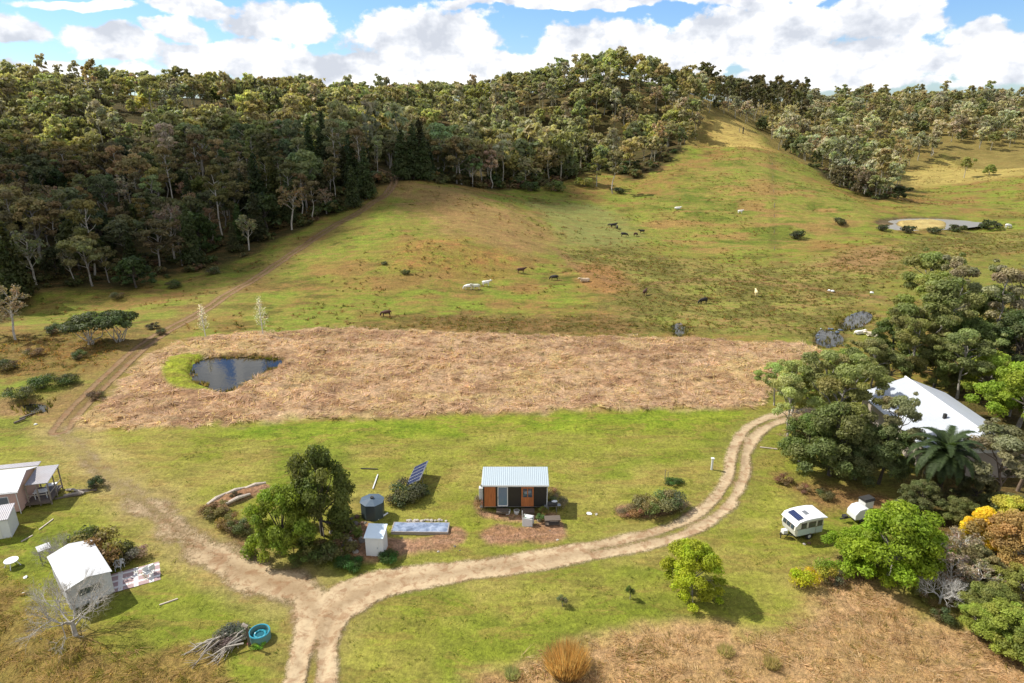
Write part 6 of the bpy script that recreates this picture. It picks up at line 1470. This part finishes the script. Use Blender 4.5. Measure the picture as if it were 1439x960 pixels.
for (px, py, col, pose, rz, s, lb) in [
    (543, 445, BRN, 'grazing', 180, 1.1, 'dark brown cow standing alone nearest the dry field'), (732, 384, BRN, 'standing', 10, 1.1, 'dark brown cow on the mid paddock, left of the black one'), (779, 394, BLK, 'grazing', 170, 1.1, 'black cow on the mid paddock, right of the brown one'),
    (906, 415, BRN, 'standing', 60, 1.05, 'dark cow in the marshy grass near the middle'), (988, 427, BLK, 'grazing', 200, 1.15, 'black cow grazing alone below the spur'), (862, 320, BLK, 'standing', 20, 1.2, 'black cow at the left end of the far group'), (877, 333, BLK, 'grazing', 0, 1.2, 'black cow lowest in the far group'),
    (867, 322, BLK, 'standing', 90, 1.0, 'small black cow second from left in the far group'), (893, 332, BRN, 'grazing', 40, 1.0, 'brown cow in the far group, right of the lowest black one'), (902, 328, BLK, 'standing', 180, 1.0, 'black cow at the right end of the far group'), (857, 318, BLK, 'grazing', 140, .8, 'small black calf left of the far group'),
    (658, 407, WHT, 'grazing', 185, 1.05, 'white horse like animal leftmost of the pale trio'), (669, 407, (.62, .62, .5), 'standing', 190, 1.05, 'cream animal between two white ones in the paddock'), (683, 402, WHT, 'standing', 15, 1.05, 'white animal rightmost of the pale trio'),
    (822, 396, TNN, 'lying', 190, 1.3, 'pale tan cow lying on the paddock right of the black cow'), (1062, 416, (.7, .6, .3), 'standing', 80, 1.1, 'cream cow facing the camera below the spur'), (952, 294, WHT, 'lying', 0, 1.2, 'white cow resting high on the left of the spur slope'), (1040, 300, WHT, 'standing', 0, 1.0, 'white cow standing in the middle of the spur slope'),
    (1416, 321, WHT, 'grazing', 10, 1.3, 'white cow at the far right beyond the dam'), (1207, 470, WHT, 'lying', 10, 1.1, 'white cow lying by the creek, left of its mate'), (1226, 473, (.8, .72, .55), 'lying', 170, 1.2, 'cream cow lying by the creek, right of its mate')]:
    x, y, z = at(px, py); o = link('horse' if 'horse' in lb else 'cow', cow_m(pose), None, (x, y, z + .0), col); o.rotation_euler[2] = R(rz); o.scale = (s * .82,) * 3; tag(o, lb, 'cow' if 'animal' not in lb else 'livestock', 'cattle grazing on the paddocks')
# fence posts up the spur, poles on its crest, creek stones
for i, (px, py) in enumerate([(1088, 352), (1088, 328), (1088, 306), (1088, 292), (1087, 270), (1086, 250), (1085, 232)]): post(px, py, 1.6 if i == 3 else 1.1, .12 if i == 3 else .07, POSTW, 'thick dark post halfway up the fence line on the spur' if i == 3 else 'thin dark post in the line running up the spur', 'fence_post', 'fence post', 'fence line up the spur')
post(1044, 188, 3.4, .3, BLACK, 'dark tree stump pole on the crest of the spur, right of its pair', 'dead_stump', 'stump'); post(1039, 186, 2.2, .16, POSTW, 'thinner pole on the crest of the spur, left of its pair', 'dead_stump', 'stump')
for i, (px, py) in enumerate([(1170, 410), (1225, 412), (1165, 409)]): rock(px, py, .4, 'white stone on the cattle pad beyond the creek', WHITE, 'white stones beyond the creek')
rk = random.Random(9)
for k in range(26):
    px, py = rk.uniform(1146, 1184), rk.uniform(462, 486); rock(px, py, rk.uniform(.15, .4), 'dark blue stone in the lower creek pool', paint('blue_stone', (.10, .13, .18), .3) if k == 0 else bpy.data.materials['blue_stone'], 'stones in the lower creek pool')
for k in range(14):
    px, py = rk.uniform(1190, 1220), rk.uniform(442, 460); rock(px, py, rk.uniform(.15, .35), 'dark blue stone in the upper creek pool', bpy.data.materials['blue_stone'], 'stones in the upper creek pool')
for k, (px, py) in enumerate([(20, 596), (28, 590), (42, 584)]):
    a, b_ = at(px, py), at(px + 16, py - 6); tag(MB().tube([(a[0], a[1], a[2] + .15), (b_[0], b_[1], b_[2] + .2)], .12, 6).build('log', DKWOOD), 'dark log lying below the small white puddle at left', 'log', 'logs below the white puddle')
rock(50, 597, .2, 'white stone beside the dark logs at left', WHITE)

# ------------------------------------------------------------------ camera and view
cam = bpy.data.cameras.new('camera'); co = bpy.data.objects.new('camera', cam); COL.objects.link(co); scene.camera = co
co.location = (0, 0, CAMH); co.rotation_euler = (R(90) - PITCH, 0, 0)
cam.sensor_fit = 'HORIZONTAL'; cam.sensor_width = 36; cam.lens = 36 * F / 1439; cam.clip_start = .5; cam.clip_end = 20000
scene.view_settings.view_transform = 'Standard'; scene.view_settings.look = 'None'; scene.view_settings.gamma = 1; scene.view_settings.use_curve_mapping = False
scene.view_settings.exposure = EXPO
scene.cycles.max_bounces = 5; scene.cycles.diffuse_bounces = 3; scene.cycles.glossy_bounces = 2; scene.cycles.transmission_bounces = 3; scene.cycles.transparent_max_bounces = 4
